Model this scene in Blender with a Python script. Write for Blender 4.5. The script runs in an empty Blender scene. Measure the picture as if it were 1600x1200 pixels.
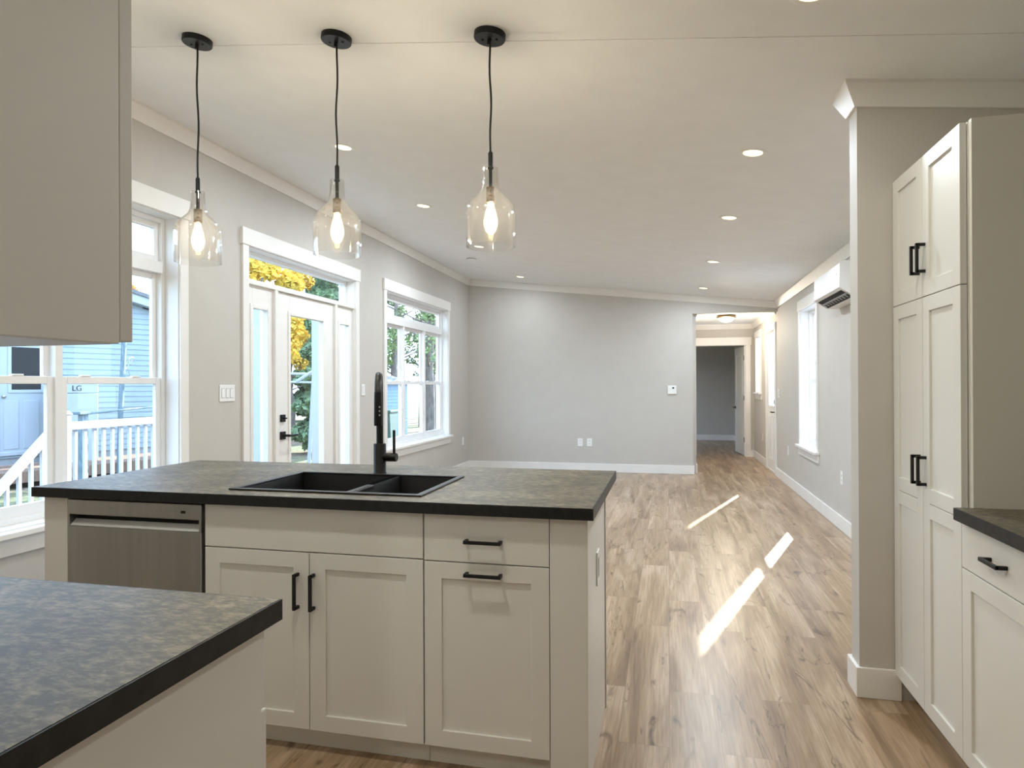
import bpy, bmesh, math, random
from mathutils import Vector, Matrix

S = bpy.context.scene
COL = S.collection
PI = math.pi

# ------------------------------------------------------------------ camera
CAM_H = 1.305
YAW, PITCH, ROLL = math.radians(13.31), math.radians(0.126), math.radians(-0.227)
cd = bpy.data.cameras.new('camera')
cd.sensor_width = 36.0
cd.sensor_fit = 'HORIZONTAL'
cd.lens = 36.0 * 1030.0 / 1600.0
cd.clip_start, cd.clip_end = 0.02, 300
cam = bpy.data.objects.new('camera', cd)
COL.objects.link(cam)
cy, sy = math.cos(YAW), math.sin(YAW)
fwd = Vector((-sy * math.cos(PITCH), cy * math.cos(PITCH), math.sin(PITCH)))
rgt = Vector((cy, sy, 0))
up = rgt.cross(fwd)
r2 = math.cos(ROLL) * rgt + math.sin(ROLL) * up
u2 = -math.sin(ROLL) * rgt + math.cos(ROLL) * up
m3 = Matrix((r2, u2, -fwd)).transposed()
cam.matrix_world = Matrix.Translation((0, 0, CAM_H)) @ m3.to_4x4()
S.camera = cam

# ------------------------------------------------------------------ world, sun, exposure
w = bpy.data.worlds.new('sky')
S.world = w
w.use_nodes = True
wn, wl = w.node_tree.nodes, w.node_tree.links
bg = wn['Background']
geo = wn.new('ShaderNodeTexCoord')
sep = wn.new('ShaderNodeSeparateXYZ')
ramp = wn.new('ShaderNodeValToRGB')
wl.new(geo.outputs['Generated'], sep.inputs[0])
wl.new(sep.outputs['Z'], ramp.inputs[0])
ramp.color_ramp.elements[0].position = 0.0
ramp.color_ramp.elements[0].color = (0.60, 0.81, 1.0, 1)
ramp.color_ramp.elements[1].position = 0.6
ramp.color_ramp.elements[1].color = (0.45, 0.66, 1.0, 1)
wl.new(ramp.outputs[0], bg.inputs[0])
bg.inputs[1].default_value = 4.3

sd = bpy.data.lights.new('sun', 'SUN')
sd.energy = 17.0
sd.angle = math.radians(0.4)
sd.color = (1.0, 0.96, 0.90)
sun = bpy.data.objects.new('sun', sd)
COL.objects.link(sun)
sdir = Vector((-0.31, -0.95, -0.43))          # the way the light travels
sun.rotation_euler = sdir.to_track_quat('-Z', 'Y').to_euler()
sun.location = (6, 18, 9)

S.view_settings.view_transform = 'Standard'
S.view_settings.look = 'None'
S.view_settings.gamma = 1.0
S.view_settings.use_curve_mapping = False
S.view_settings.exposure = 0.68
S.cycles.use_denoising = True
S.cycles.max_bounces = 10
S.cycles.diffuse_bounces = 6
S.cycles.transparent_max_bounces = 24
S.cycles.caustics_reflective = False
S.cycles.caustics_refractive = False
S.cycles.sample_clamp_indirect = 6.0


def portal(loc, size, rot):
    d = bpy.data.lights.new('window_portal', 'AREA')
    d.shape = 'RECTANGLE'
    d.size, d.size_y = size
    d.cycles.is_portal = True
    o = bpy.data.objects.new('window_portal', d)
    o.location, o.rotation_euler = loc, rot
    COL.objects.link(o)


# left wall openings look along +X into the room, right wall along -X
portal((-3.30, 2.86, 1.5), (1.85, 1.6), (0, -PI / 2, 0))
portal((-3.30, 5.21, 1.3), (2.3, 1.8), (0, -PI / 2, 0))
portal((-3.30, 7.88, 1.5), (1.85, 2.2), (0, -PI / 2, 0))
portal((1.76, 7.82, 1.4), (1.7, 0.95), (0, PI / 2, 0))
portal((1.76, 10.53, 1.4), (1.0, 0.8), (0, PI / 2, 0))
portal((1.76, 11.9, 1.65), (1.1, 0.9), (0, PI / 2, 0))

portal((-1.72, 14.7, 1.38), (1.55, 2.0), (0, -PI / 2, 0))

# ------------------------------------------------------------------ plan
XL, XR, YB = -3.06, 1.51, 9.95
YF = -1.7                       # wall behind the camera
WT = 0.16                       # outer wall thickness
YH = 12.56                      # end of the hall
ZH = 2.40                       # hall ceiling
GZ = -0.45                      # ground outside


def zc(x):
    return 2.644 - 0.109 * x


# ------------------------------------------------------------------ materials
MATS = {}


def mat(name, col, rough=0.5, metal=0.0, spec=0.5, bump=0.0, bscale=40.0, var=0.0, vscale=6.0, stretch=(1, 1, 1), coat=0.0):
    m = bpy.data.materials.new(name)
    m.use_nodes = True
    n, l = m.node_tree.nodes, m.node_tree.links
    b = n['Principled BSDF']
    b.inputs['Base Color'].default_value = (*col, 1)
    b.inputs['Roughness'].default_value = rough
    b.inputs['Metallic'].default_value = metal
    b.inputs['Specular IOR Level'].default_value = spec
    b.inputs['Coat Weight'].default_value = coat
    tc = n.new('ShaderNodeTexCoord')
    mp = n.new('ShaderNodeMapping')
    mp.inputs['Scale'].default_value = stretch
    l.new(tc.outputs['Object'], mp.inputs[0])
    nz = n.new('ShaderNodeTexNoise')
    nz.inputs['Scale'].default_value = vscale
    nz.inputs['Detail'].default_value = 4
    l.new(mp.outputs[0], nz.inputs['Vector'])
    v = var if var else 0.02
    rp = n.new('ShaderNodeValToRGB')
    rp.color_ramp.elements[0].position = 0.3
    rp.color_ramp.elements[1].position = 0.7
    rp.color_ramp.elements[0].color = (*[max(0, c * (1 - v)) for c in col], 1)
    rp.color_ramp.elements[1].color = (*[min(1, c * (1 + v)) for c in col], 1)
    l.new(nz.outputs['Fac'], rp.inputs[0])
    l.new(rp.outputs[0], b.inputs['Base Color'])
    if bump:
        n2 = n.new('ShaderNodeTexNoise')
        n2.inputs['Scale'].default_value = bscale
        n2.inputs['Detail'].default_value = 3
        l.new(mp.outputs[0], n2.inputs['Vector'])
        bp = n.new('ShaderNodeBump')
        bp.inputs['Strength'].default_value = bump
        bp.inputs['Distance'].default_value = 0.004
        l.new(n2.outputs['Fac'], bp.inputs['Height'])
        l.new(bp.outputs[0], b.inputs['Normal'])
    MATS[name] = m
    return m


M_WALL = mat('greige_wall_paint', (0.545, 0.515, 0.475), 0.65, bump=0.12, bscale=140, spec=0.3)
M_CEIL = mat('ceiling_paint', (0.84, 0.85, 0.85), 0.7, bump=0.10, bscale=120, spec=0.3)
M_TRIM = mat('white_trim_paint', (0.80, 0.78, 0.75), 0.45)
M_VINYL = mat('white_vinyl', (0.83, 0.83, 0.83), 0.4)
M_CAB = mat('off_white_cabinet', (0.74, 0.725, 0.68), 0.42, var=0.012, vscale=2)
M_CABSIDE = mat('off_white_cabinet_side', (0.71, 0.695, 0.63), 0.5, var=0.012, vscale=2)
M_BLACK = mat('matte_black_metal', (0.009, 0.009, 0.009), 0.42, spec=0.3)
M_SINK = mat('black_granite_composite', (0.005, 0.005, 0.0055), 0.42, var=0.3, vscale=400)
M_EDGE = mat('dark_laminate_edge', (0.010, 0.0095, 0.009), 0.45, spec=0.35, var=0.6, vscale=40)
M_STEEL = mat('brushed_stainless', (0.42, 0.41, 0.39), 0.30, metal=1.0, var=0.10, vscale=3, stretch=(6, 1, 0.35))
M_STEELL = mat('lightened_steel', (0.75, 0.75, 0.75), 0.40, metal=0.35)  # bright reflection on the pocket lip put into this paler steel; hinges share it
M_DARK = mat('dark_gap', (0.008, 0.008, 0.008), 0.7)
M_PLATE = mat('white_plastic', (0.82, 0.82, 0.80), 0.35)
M_GREY = mat('grey_plastic', (0.30, 0.31, 0.32), 0.5)
M_BRONZE = mat('oil_rubbed_bronze', (0.10, 0.065, 0.03), 0.35, metal=0.7)
M_SIDING = mat('pale_blue_vinyl_siding', (0.26, 0.31, 0.35), 0.5, var=0.04, vscale=3)
M_SIDING2 = mat('blue_vinyl_siding', (0.20, 0.30, 0.44), 0.5, var=0.04, vscale=3)
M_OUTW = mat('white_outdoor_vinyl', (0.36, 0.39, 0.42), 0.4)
M_ROOF = mat('grey_shingle', (0.16, 0.16, 0.17), 0.9, var=0.3, vscale=20)
M_DECK = mat('brown_deck_board', (0.20, 0.12, 0.08), 0.8, var=0.3, vscale=5, stretch=(1, 8, 1))
M_POST = mat('weathered_grey_wood', (0.14, 0.19, 0.22), 0.9, var=0.25, vscale=8, stretch=(4, 4, 1))
M_BIN = mat('green_bin_plastic', (0.05, 0.11, 0.10), 0.5)
M_TEAL = mat('teal_plastic', (0.08, 0.32, 0.28), 0.5)
M_BARK = mat('grey_bark', (0.15, 0.125, 0.11), 0.95, var=0.5, vscale=9, stretch=(3, 3, 0.7))
M_NEEDLE = mat('spruce_needles', (0.13, 0.19, 0.09), 0.8, var=0.5, vscale=3)
M_GRASSG = mat('pale_green_leaves', (0.17, 0.24, 0.08), 0.7, var=0.4, vscale=2)
M_ORANGE = mat('orange_autumn_leaves', (0.62, 0.26, 0.05), 0.7, var=0.45, vscale=2)
M_YELLOW = mat('yellow_autumn_leaves', (0.66, 0.45, 0.06), 0.7, var=0.40, vscale=2)
M_GRAVEL = mat('pale_gravel', (0.22, 0.23, 0.25), 0.9, var=0.25, vscale=14)


def make_counter():
    m = bpy.data.materials.new('grey_brown_stone_laminate')
    m.use_nodes = True
    n, l = m.node_tree.nodes, m.node_tree.links
    b = n['Principled BSDF']
    tc = n.new('ShaderNodeTexCoord')
    mp = n.new('ShaderNodeMapping')
    mp.inputs['Scale'].default_value = (1.0, 2.0, 1.0)
    mp.inputs['Rotation'].default_value = (0, 0, 0.45)
    l.new(tc.outputs['Object'], mp.inputs[0])
    a = n.new('ShaderNodeTexNoise')
    a.inputs['Scale'].default_value = 3.2
    a.inputs['Detail'].default_value = 9
    a.inputs['Roughness'].default_value = 0.66
    a.inputs['Distortion'].default_value = 0.25
    l.new(mp.outputs[0], a.inputs['Vector'])
    c = n.new('ShaderNodeTexNoise')
    c.inputs['Scale'].default_value = 38
    c.inputs['Distortion'].default_value = 0.15
    c.inputs['Detail'].default_value = 8
    c.inputs['Roughness'].default_value = 0.7
    l.new(mp.outputs[0], c.inputs['Vector'])
    r1 = n.new('ShaderNodeValToRGB')
    e = r1.color_ramp.elements
    e[0].position, e[0].color = 0.30, (0.060, 0.050, 0.036, 1)
    e[1].position, e[1].color = 0.72, (0.180, 0.155, 0.110, 1)
    k = r1.color_ramp.elements.new(0.5)
    k.color = (0.102, 0.087, 0.060, 1)
    l.new(a.outputs['Fac'], r1.inputs[0])
    r2_ = n.new('ShaderNodeValToRGB')
    e = r2_.color_ramp.elements
    e[0].position, e[0].color = 0.44, (0.62, 0.62, 0.60, 1)
    e[1].position, e[1].color = 0.66, (2.1, 2.05, 1.9, 1)
    l.new(c.outputs['Fac'], r2_.inputs[0])
    mx = n.new('ShaderNodeMix')
    mx.data_type = 'RGBA'
    mx.blend_type = 'MULTIPLY'
    mx.inputs[0].default_value = 1.0
    l.new(r1.outputs[0], mx.inputs[6])
    l.new(r2_.outputs[0], mx.inputs[7])
    l.new(mx.outputs[2], b.inputs['Base Color'])
    b.inputs['Roughness'].default_value = 0.46
    b.inputs['Specular IOR Level'].default_value = 0.36
    bp = n.new('ShaderNodeBump')
    bp.inputs['Strength'].default_value = 0.12
    bp.inputs['Distance'].default_value = 0.002
    l.new(c.outputs['Fac'], bp.inputs['Height'])
    l.new(bp.outputs[0], b.inputs['Normal'])
    return m


M_COUNTER = make_counter()


def make_floor():
    m = bpy.data.materials.new('oak_plank_floor')
    m.use_nodes = True
    n, l = m.node_tree.nodes, m.node_tree.links
    b = n['Principled BSDF']
    tc = n.new('ShaderNodeTexCoord')
    rot = n.new('ShaderNodeMapping')
    rot.inputs['Rotation'].default_value = (0, 0, PI / 2)
    l.new(tc.outputs['Object'], rot.inputs[0])
    br = n.new('ShaderNodeTexBrick')
    br.offset = 0.37
    br.inputs['Scale'].default_value = 1.0
    br.inputs['Brick Width'].default_value = 1.22
    br.inputs['Row Height'].default_value = 0.185
    br.inputs['Mortar Size'].default_value = 0.0011
    br.inputs['Mortar Smooth'].default_value = 0.3
    br.inputs['Color1'].default_value = (0, 0, 0, 1)
    br.inputs['Color2'].default_value = (1, 1, 1, 1)
    br.inputs['Mortar'].default_value = (0.5, 0.5, 0.5, 1)
    l.new(rot.outputs[0], br.inputs['Vector'])
    # per-plank shift of the grain
    sh = n.new('ShaderNodeVectorMath')
    sh.operation = 'SCALE'
    sh.inputs[3].default_value = 37.0
    l.new(br.outputs['Color'], sh.inputs[0])
    ad = n.new('ShaderNodeVectorMath')
    ad.operation = 'ADD'
    l.new(rot.outputs[0], ad.inputs[0])
    l.new(sh.outputs[0], ad.inputs[1])

    def noise(scale, sc, det, rough, dist=0.0):
        mp = n.new('ShaderNodeMapping')
        mp.inputs['Scale'].default_value = sc
        l.new(ad.outputs[0], mp.inputs[0])
        z = n.new('ShaderNodeTexNoise')
        z.inputs['Scale'].default_value = scale
        z.inputs['Detail'].default_value = det
        z.inputs['Roughness'].default_value = rough
        z.inputs['Distortion'].default_value = dist
        l.new(mp.outputs[0], z.inputs['Vector'])
        return z
    big = noise(1.6, (0.55, 5.0, 1), 6, 0.55, 0.8)
    fine = noise(5.0, (0.8, 22.0, 1), 5, 0.65, 0.3)
    knot = noise(2.3, (1.1, 3.2, 1), 3, 0.5, 1.6)
    r1 = n.new('ShaderNodeValToRGB')
    e = r1.color_ramp.elements
    e[0].position, e[0].color = 0.28, (0.188, 0.116, 0.068, 1)
    e[1].position, e[1].color = 0.74, (0.55, 0.42, 0.305, 1)
    k = e.new(0.5)
    k.color = (0.36, 0.248, 0.152, 1)
    l.new(big.outputs['Fac'], r1.inputs[0])
    r2_ = n.new('ShaderNodeValToRGB')
    e = r2_.color_ramp.elements
    e[0].position, e[0].color = 0.30, (0.70, 0.66, 0.62, 1)
    e[1].position, e[1].color = 0.66, (1.12, 1.12, 1.12, 1)
    l.new(fine.outputs['Fac'], r2_.inputs[0])
    r3 = n.new('ShaderNodeValToRGB')
    e = r3.color_ramp.elements
    e[0].position, e[0].color = 0.25, (0.34, 0.30, 0.28, 1)
    e[1].position, e[1].color = 0.36, (1, 1, 1, 1)
    l.new(knot.outputs['Fac'], r3.inputs[0])
    r4 = n.new('ShaderNodeValToRGB')
    e = r4.color_ramp.elements
    e[0].position, e[0].color = 0.0, (0.95, 0.95, 0.95, 1)
    e[1].position, e[1].color = 1.0, (1.05, 1.045, 1.04, 1)
    l.new(br.outputs['Color'], r4.inputs[0])
    r5 = n.new('ShaderNodeValToRGB')
    e = r5.color_ramp.elements
    e[0].position, e[0].color = 0.0, (1, 1, 1, 1)
    e[1].position, e[1].color = 1.0, (0.66, 0.63, 0.60, 1)
    l.new(br.outputs['Fac'], r5.inputs[0])
    crack = noise(1.3, (0.35, 2.2, 1), 4, 0.6, 2.4)
    ab = n.new('ShaderNodeMath')
    ab.operation = 'SUBTRACT'
    ab.inputs[1].default_value = 0.40
    l.new(crack.outputs['Fac'], ab.inputs[0])
    ab2 = n.new('ShaderNodeMath')
    ab2.operation = 'ABSOLUTE'
    l.new(ab.outputs[0], ab2.inputs[0])
    r6 = n.new('ShaderNodeValToRGB')
    e = r6.color_ramp.elements
    e[0].position, e[0].color = 0.0, (0.40, 0.36, 0.33, 1)
    e[1].position, e[1].color = 0.010, (1, 1, 1, 1)
    l.new(ab2.outputs[0], r6.inputs[0])
    prev = r1.outputs[0]
    for r in (r2_, r3, r4, r5, r6):
        mx = n.new('ShaderNodeMix')
        mx.data_type = 'RGBA'
        mx.blend_type = 'MULTIPLY'
        mx.inputs[0].default_value = 1.0
        l.new(prev, mx.inputs[6])
        l.new(r.outputs[0], mx.inputs[7])
        prev = mx.outputs[2]
    l.new(prev, b.inputs['Base Color'])
    b.inputs['Roughness'].default_value = 0.30
    b.inputs['Specular IOR Level'].default_value = 0.5
    bp = n.new('ShaderNodeBump')
    bp.inputs['Strength'].default_value = 0.15
    bp.inputs['Distance'].default_value = 0.002
    l.new(fine.outputs['Fac'], bp.inputs['Height'])
    l.new(bp.outputs[0], b.inputs['Normal'])
    return m


M_FLOOR = make_floor()


def make_ground():
    m = bpy.data.materials.new('leaf_strewn_lawn')
    m.use_nodes = True
    n, l = m.node_tree.nodes, m.node_tree.links
    b = n['Principled BSDF']
    tc = n.new('ShaderNodeTexCoord')
    a = n.new('ShaderNodeTexNoise')
    a.inputs['Scale'].default_value = 0.35
    a.inputs['Detail'].default_value = 5
    l.new(tc.outputs['Object'], a.inputs['Vector'])
    c = n.new('ShaderNodeTexNoise')
    c.inputs['Scale'].default_value = 9
    c.inputs['Detail'].default_value = 6
    l.new(tc.outputs['Object'], c.inputs['Vector'])
    r1 = n.new('ShaderNodeValToRGB')
    e = r1.color_ramp.elements
    e[0].position, e[0].color = 0.42, (0.11, 0.12, 0.055, 1)
    e[1].position, e[1].color = 0.58, (0.19, 0.13, 0.085, 1)
    l.new(a.outputs['Fac'], r1.inputs[0])
    r2_ = n.new('ShaderNodeValToRGB')
    e = r2_.color_ramp.elements
    e[0].position, e[0].color = 0.35, (0.45, 0.45, 0.45, 1)
    e[1].position, e[1].color = 0.68, (1.5, 1.5, 1.4, 1)
    l.new(c.outputs['Fac'], r2_.inputs[0])
    mx = n.new('ShaderNodeMix')
    mx.data_type = 'RGBA'
    mx.blend_type = 'MULTIPLY'
    mx.inputs[0].default_value = 1.0
    l.new(r1.outputs[0], mx.inputs[6])
    l.new(r2_.outputs[0], mx.inputs[7])
    l.new(mx.outputs[2], b.inputs['Base Color'])
    b.inputs['Roughness'].default_value = 0.95
    return m


M_GROUND = make_ground()


def make_glass(name, tint, base, edge, rough=0.0, power=3.0, scatter=0.0):
    """thin clear glass: see-through with a sheen that grows at the edges"""
    m = bpy.data.materials.new(name)
    m.use_nodes = True
    n, l = m.node_tree.nodes, m.node_tree.links
    for x in list(n):
        n.remove(x)
    out = n.new('ShaderNodeOutputMaterial')
    tr = n.new('ShaderNodeBsdfTransparent')
    tr.inputs[0].default_value = (*tint, 1)
    gl = n.new('ShaderNodeBsdfGlossy')
    gl.inputs['Roughness'].default_value = rough
    lw = n.new('ShaderNodeLayerWeight')
    lw.inputs['Blend'].default_value = 0.5
    pw = n.new('ShaderNodeMath')
    pw.operation = 'POWER'
    pw.inputs[1].default_value = power
    l.new(lw.outputs['Facing'], pw.inputs[0])
    ml = n.new('ShaderNodeMath')
    ml.operation = 'MULTIPLY_ADD'
    ml.inputs[1].default_value = edge - base
    ml.inputs[2].default_value = base
    l.new(pw.outputs[0], ml.inputs[0])
    mx = n.new('ShaderNodeMixShader')
    l.new(ml.outputs[0], mx.inputs[0])
    l.new(tr.outputs[0], mx.inputs[1])
    l.new(gl.outputs[0], mx.inputs[2])
    if scatter:
        tl = n.new('ShaderNodeBsdfTranslucent')
        tl.inputs[0].default_value = (0.95, 0.95, 0.93, 1)
        m2 = n.new('ShaderNodeMixShader')
        m2.inputs[0].default_value = scatter
        l.new(mx.outputs[0], m2.inputs[1])
        l.new(tl.outputs[0], m2.inputs[2])
        mx = m2
    l.new(mx.outputs[0], out.inputs[0])
    return m


M_PANE = make_glass('window_glass', (0.96, 0.98, 0.98), 0.02, 0.5, power=5.0)
M_SHADE = make_glass('clear_lamp_glass', (0.97, 0.965, 0.95), 0.03, 0.95, rough=0.04, power=2.6, scatter=0.007)


def emit(name, col, strength):
    m = bpy.data.materials.new(name)
    m.use_nodes = True
    n, l = m.node_tree.nodes, m.node_tree.links
    for x in list(n):
        n.remove(x)
    out = n.new('ShaderNodeOutputMaterial')
    e = n.new('ShaderNodeEmission')
    e.inputs[0].default_value = (*col, 1)
    e.inputs[1].default_value = strength
    l.new(e.outputs[0], out.inputs[0])
    return m


M_CAN = emit('recessed_lamp_glow', (1.0, 0.84, 0.50), 2.2)
M_FIL = emit('filament_glow', (1.0, 0.72, 0.30), 22.0)
def make_bulb():
    m = bpy.data.materials.new('lit_bulb_glass')
    m.use_nodes = True
    n, l = m.node_tree.nodes, m.node_tree.links
    for x in list(n):
        n.remove(x)
    out = n.new('ShaderNodeOutputMaterial')
    e = n.new('ShaderNodeEmission')
    e.inputs[0].default_value = (1.0, 0.76, 0.36, 1)
    e.inputs[1].default_value = 4.0
    t_ = n.new('ShaderNodeBsdfTransparent')
    mx = n.new('ShaderNodeMixShader')
    mx.inputs[0].default_value = 0.32
    l.new(t_.outputs[0], mx.inputs[1])
    l.new(e.outputs[0], mx.inputs[2])
    l.new(mx.outputs[0], out.inputs[0])
    return m


M_BULB = make_bulb()
M_BOWL = emit('frosted_bowl_glow', (1.0, 0.88, 0.66), 3.0)


# ------------------------------------------------------------------ mesh building
class MB:
    def __init__(self):
        self.bm = bmesh.new()

    def box(self, a, b, bev=0.0, T=None, seg=2):
        """box between two corners; T maps local corners to world"""
        t = bmesh.new()
        lo = [min(a[i], b[i]) for i in range(3)]
        hi = [max(a[i], b[i]) for i in range(3)]
        vs = [t.verts.new((x, y, z)) for x in (lo[0], hi[0]) for y in (lo[1], hi[1]) for z in (lo[2], hi[2])]
        for f in ((0, 1, 3, 2), (4, 6, 7, 5), (0, 4, 5, 1), (2, 3, 7, 6), (0, 2, 6, 4), (1, 5, 7, 3)):
            t.faces.new([vs[i] for i in f])
        if bev:
            bmesh.ops.bevel(t, geom=list(t.edges), offset=bev, segments=seg, profile=0.5, affect='EDGES')
        if T:
            for v in t.verts:
                v.co = Vector(T(*v.co))
        bmesh.ops.recalc_face_normals(t, faces=list(t.faces))
        self._merge(t)
        return self

    def _merge(self, t):
        me = bpy.data.meshes.new('t')
        t.to_mesh(me)
        t.free()
        self.bm.from_mesh(me)
        bpy.data.meshes.remove(me)

    def prism(self, pts, axis, a, b):
        """closed polygon extruded along an axis: pts are the two other coords in order"""
        t = bmesh.new()

        def P(p, k):
            if axis == 'x':
                return (k, p[0], p[1])
            if axis == 'y':
                return (p[0], k, p[1])
            return (p[0], p[1], k)
        A = [t.verts.new(P(p, a)) for p in pts]
        B = [t.verts.new(P(p, b)) for p in pts]
        t.faces.new(A)
        t.faces.new(B[::-1])
        for i in range(len(pts)):
            j = (i + 1) % len(pts)
            t.faces.new((A[i], B[i], B[j], A[j]))
        bmesh.ops.recalc_face_normals(t, faces=list(t.faces))
        self._merge(t)
        return self

    def lathe(self, prof, c=(0, 0, 0), seg=40, close=False, T=None):
        """profile of (r, z) turned about the vertical through c"""
        t = bmesh.new()
        rings = []
        for r, z in prof:
            if r < 1e-6:
                rings.append([t.verts.new((c[0], c[1], c[2] + z))])
            else:
                rings.append([t.verts.new((c[0] + r * math.cos(2 * PI * i / seg), c[1] + r * math.sin(2 * PI * i / seg), c[2] + z)) for i in range(seg)])
        pairs = list(zip(rings[:-1], rings[1:]))
        if close:
            pairs.append((rings[-1], rings[0]))
        for A, B in pairs:
            for i in range(seg):
                j = (i + 1) % seg
                if len(A) == 1 and len(B) == 1:
                    continue
                if len(A) == 1:
                    t.faces.new((A[0], B[j], B[i]))
                elif len(B) == 1:
                    t.faces.new((A[i], A[j], B[0]))
                else:
                    t.faces.new((A[i], A[j], B[j], B[i]))
        bmesh.ops.recalc_face_normals(t, faces=list(t.faces))
        if T:
            for v in t.verts:
                v.co = Vector(T(*v.co))
        self._merge(t)
        return self

    def tube(self, pts, r, seg=12, taper=None):
        t = bmesh.new()
        pts = [Vector(p) for p in pts]
        rings = []
        prev = None
        for i, p in enumerate(pts):
            d = (pts[min(i + 1, len(pts) - 1)] - pts[max(i - 1, 0)]).normalized()
            if prev is None:
                a = d.orthogonal().normalized()
            else:
                a = (prev - d * prev.dot(d)).normalized()
            prev = a
            b = d.cross(a)
            rr = taper[i] if taper else r
            rings.append([t.verts.new(p + a * rr * math.cos(2 * PI * k / seg) + b * rr * math.sin(2 * PI * k / seg)) for k in range(seg)])
        for A, B in zip(rings[:-1], rings[1:]):
            for k in range(seg):
                t.faces.new((A[k], A[(k + 1) % seg], B[(k + 1) % seg], B[k]))
        t.faces.new(rings[0][::-1])
        t.faces.new(rings[-1])
        bmesh.ops.recalc_face_normals(t, faces=list(t.faces))
        self._merge(t)
        return self

    def quad(self, ps):
        vs = [self.bm.verts.new(p) for p in ps]
        self.bm.faces.new(vs)
        return self


ORIGIN = {}


def obj(name, mb, m, parent=None, smooth=False):
    root = ORIGIN.get(parent.name, Vector((0, 0, 0))) if parent else Vector((0, 0, 0))
    for v in mb.bm.verts:
        v.co -= root
    me = bpy.data.meshes.new(name)
    mb.bm.to_mesh(me)
    mb.bm.free()
    me.materials.append(m)
    if smooth:
        me.polygons.foreach_set('use_smooth', [True] * len(me.polygons))
        try:
            me.set_sharp_from_angle(angle=math.radians(40))
        except Exception:
            pass
    o = bpy.data.objects.new(name, me)
    COL.objects.link(o)
    if parent:
        o.parent = parent
    ORIGIN[o.name] = root
    return o


def thing(name, label, cat, loc, group=None, kind=None):
    o = bpy.data.objects.new(name, None)
    o.empty_display_size = 0.05
    COL.objects.link(o)
    o.location = loc
    if label:
        o['label'] = label
    if cat:
        o['category'] = cat
    if group:
        o['group'] = group
    if kind:
        o['kind'] = kind
    ORIGIN[o.name] = Vector(loc)
    return o


def tag(o, label, cat, group=None):
    o['label'] = label
    o['category'] = cat
    if group:
        o['group'] = group
    return o


def struct(name, mb, m, smooth=False):
    o = obj(name, mb, m, None, smooth)
    o['kind'] = 'structure'
    return o


def dup(root, loc, label=None, group=None):
    r = root.copy()
    COL.objects.link(r)
    r.location = loc
    if label:
        r['label'] = label
    if group:
        r['group'] = group
    for ch in list(root.children):
        c = ch.copy()
        COL.objects.link(c)
        c.parent = r
        for g in list(ch.children):
            d = g.copy()
            COL.objects.link(d)
            d.parent = c
    return r


# ------------------------------------------------------------------ room shell
def wall_x(name, X, s, y0, y1, holes, ztop, zbot=-0.2, m=M_WALL, t=WT):
    """wall in a plane X = const, thickness t to the outside (s), holes = (y0, y1, z0, z1)"""
    mb = MB()
    a, b = X, X + s * t
    y = y0
    for h in sorted(holes):
        if h[0] > y:
            mb.box((a, y, zbot), (b, h[0], ztop))
        if h[2] > zbot:
            mb.box((a, h[0], zbot), (b, h[1], h[2]))
        mb.box((a, h[0], h[3]), (b, h[1], ztop))
        y = h[1]
    mb.box((a, y, zbot), (b, y1, ztop))
    return struct(name, mb, m)


W1 = (2.09, 3.63, 0.62, 2.39)
D1 = (4.343, 6.08, 0.0, 2.36)
W2 = (6.83, 8.936, 0.60, 2.375)
W3 = (7.40, 8.25, 0.605, 2.16)
D2 = (10.10, 10.96, 0.0, 2.10)
W4 = (11.62, 12.20, 1.17, 2.12)

mb = MB().box((XL - 0.15, YF - 0.1, -0.12), (XR + 0.15, 16.4, 0.0))
struct('floor', mb, M_FLOOR)
mb = MB().prism([(XL - 0.3, zc(XL - 0.3)), (XR + 0.3, zc(XR + 0.3)), (XR + 0.3, zc(XR + 0.3) + 0.2), (XL - 0.3, zc(XL - 0.3) + 0.2)], 'y', YF - 0.2, YB + 0.30)
struct('ceiling', mb, M_CEIL)
mb = MB().prism([(XL + 0.05, zc(XL + 0.05) - 0.0025), (XR, zc(XR) - 0.0025), (XR, zc(XR) + 0.003), (XL + 0.05, zc(XL + 0.05) + 0.003)], 'y', 2.615, 2.655)
struct('trim_5', mb, M_CEIL)
wall_x('wall_left', XL, -1, YF - 0.1, YB + 0.1, [W1, D1, W2], zc(XL) + 0.02)
wall_x('wall_right', XR, 1, YF - 0.1, 16.4, [W3, D2, W4], zc(XR) + 0.02)
OPX = 0.355
mb = MB().prism([(XL, -0.1), (OPX, -0.1), (OPX, 2.34), (XR, 2.34), (XR, zc(XR) + 0.02), (XL, zc(XL) + 0.02)], 'y', YB, YB + 0.11)
struct('wall_back', mb, M_WALL)
mb = MB().box((XL, YF - 0.1, -0.1), (XR, YF, zc(XL)))
struct('wall_front', mb, M_WALL)
mb = MB().box((XL, 0.33, -0.1), (-0.76, 0.44, zc(-1.9)))
struct('wall_kitchen', mb, M_WALL)
SX, SY0, SY1 = 0.775, 3.02, 3.135
mb = MB().prism([(SX, -0.1), (XR, -0.1), (XR, zc(XR) + 0.02), (SX, zc(SX) + 0.02)], 'y', SY0, SY1)
struct('wall_divider', mb, M_WALL)
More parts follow.
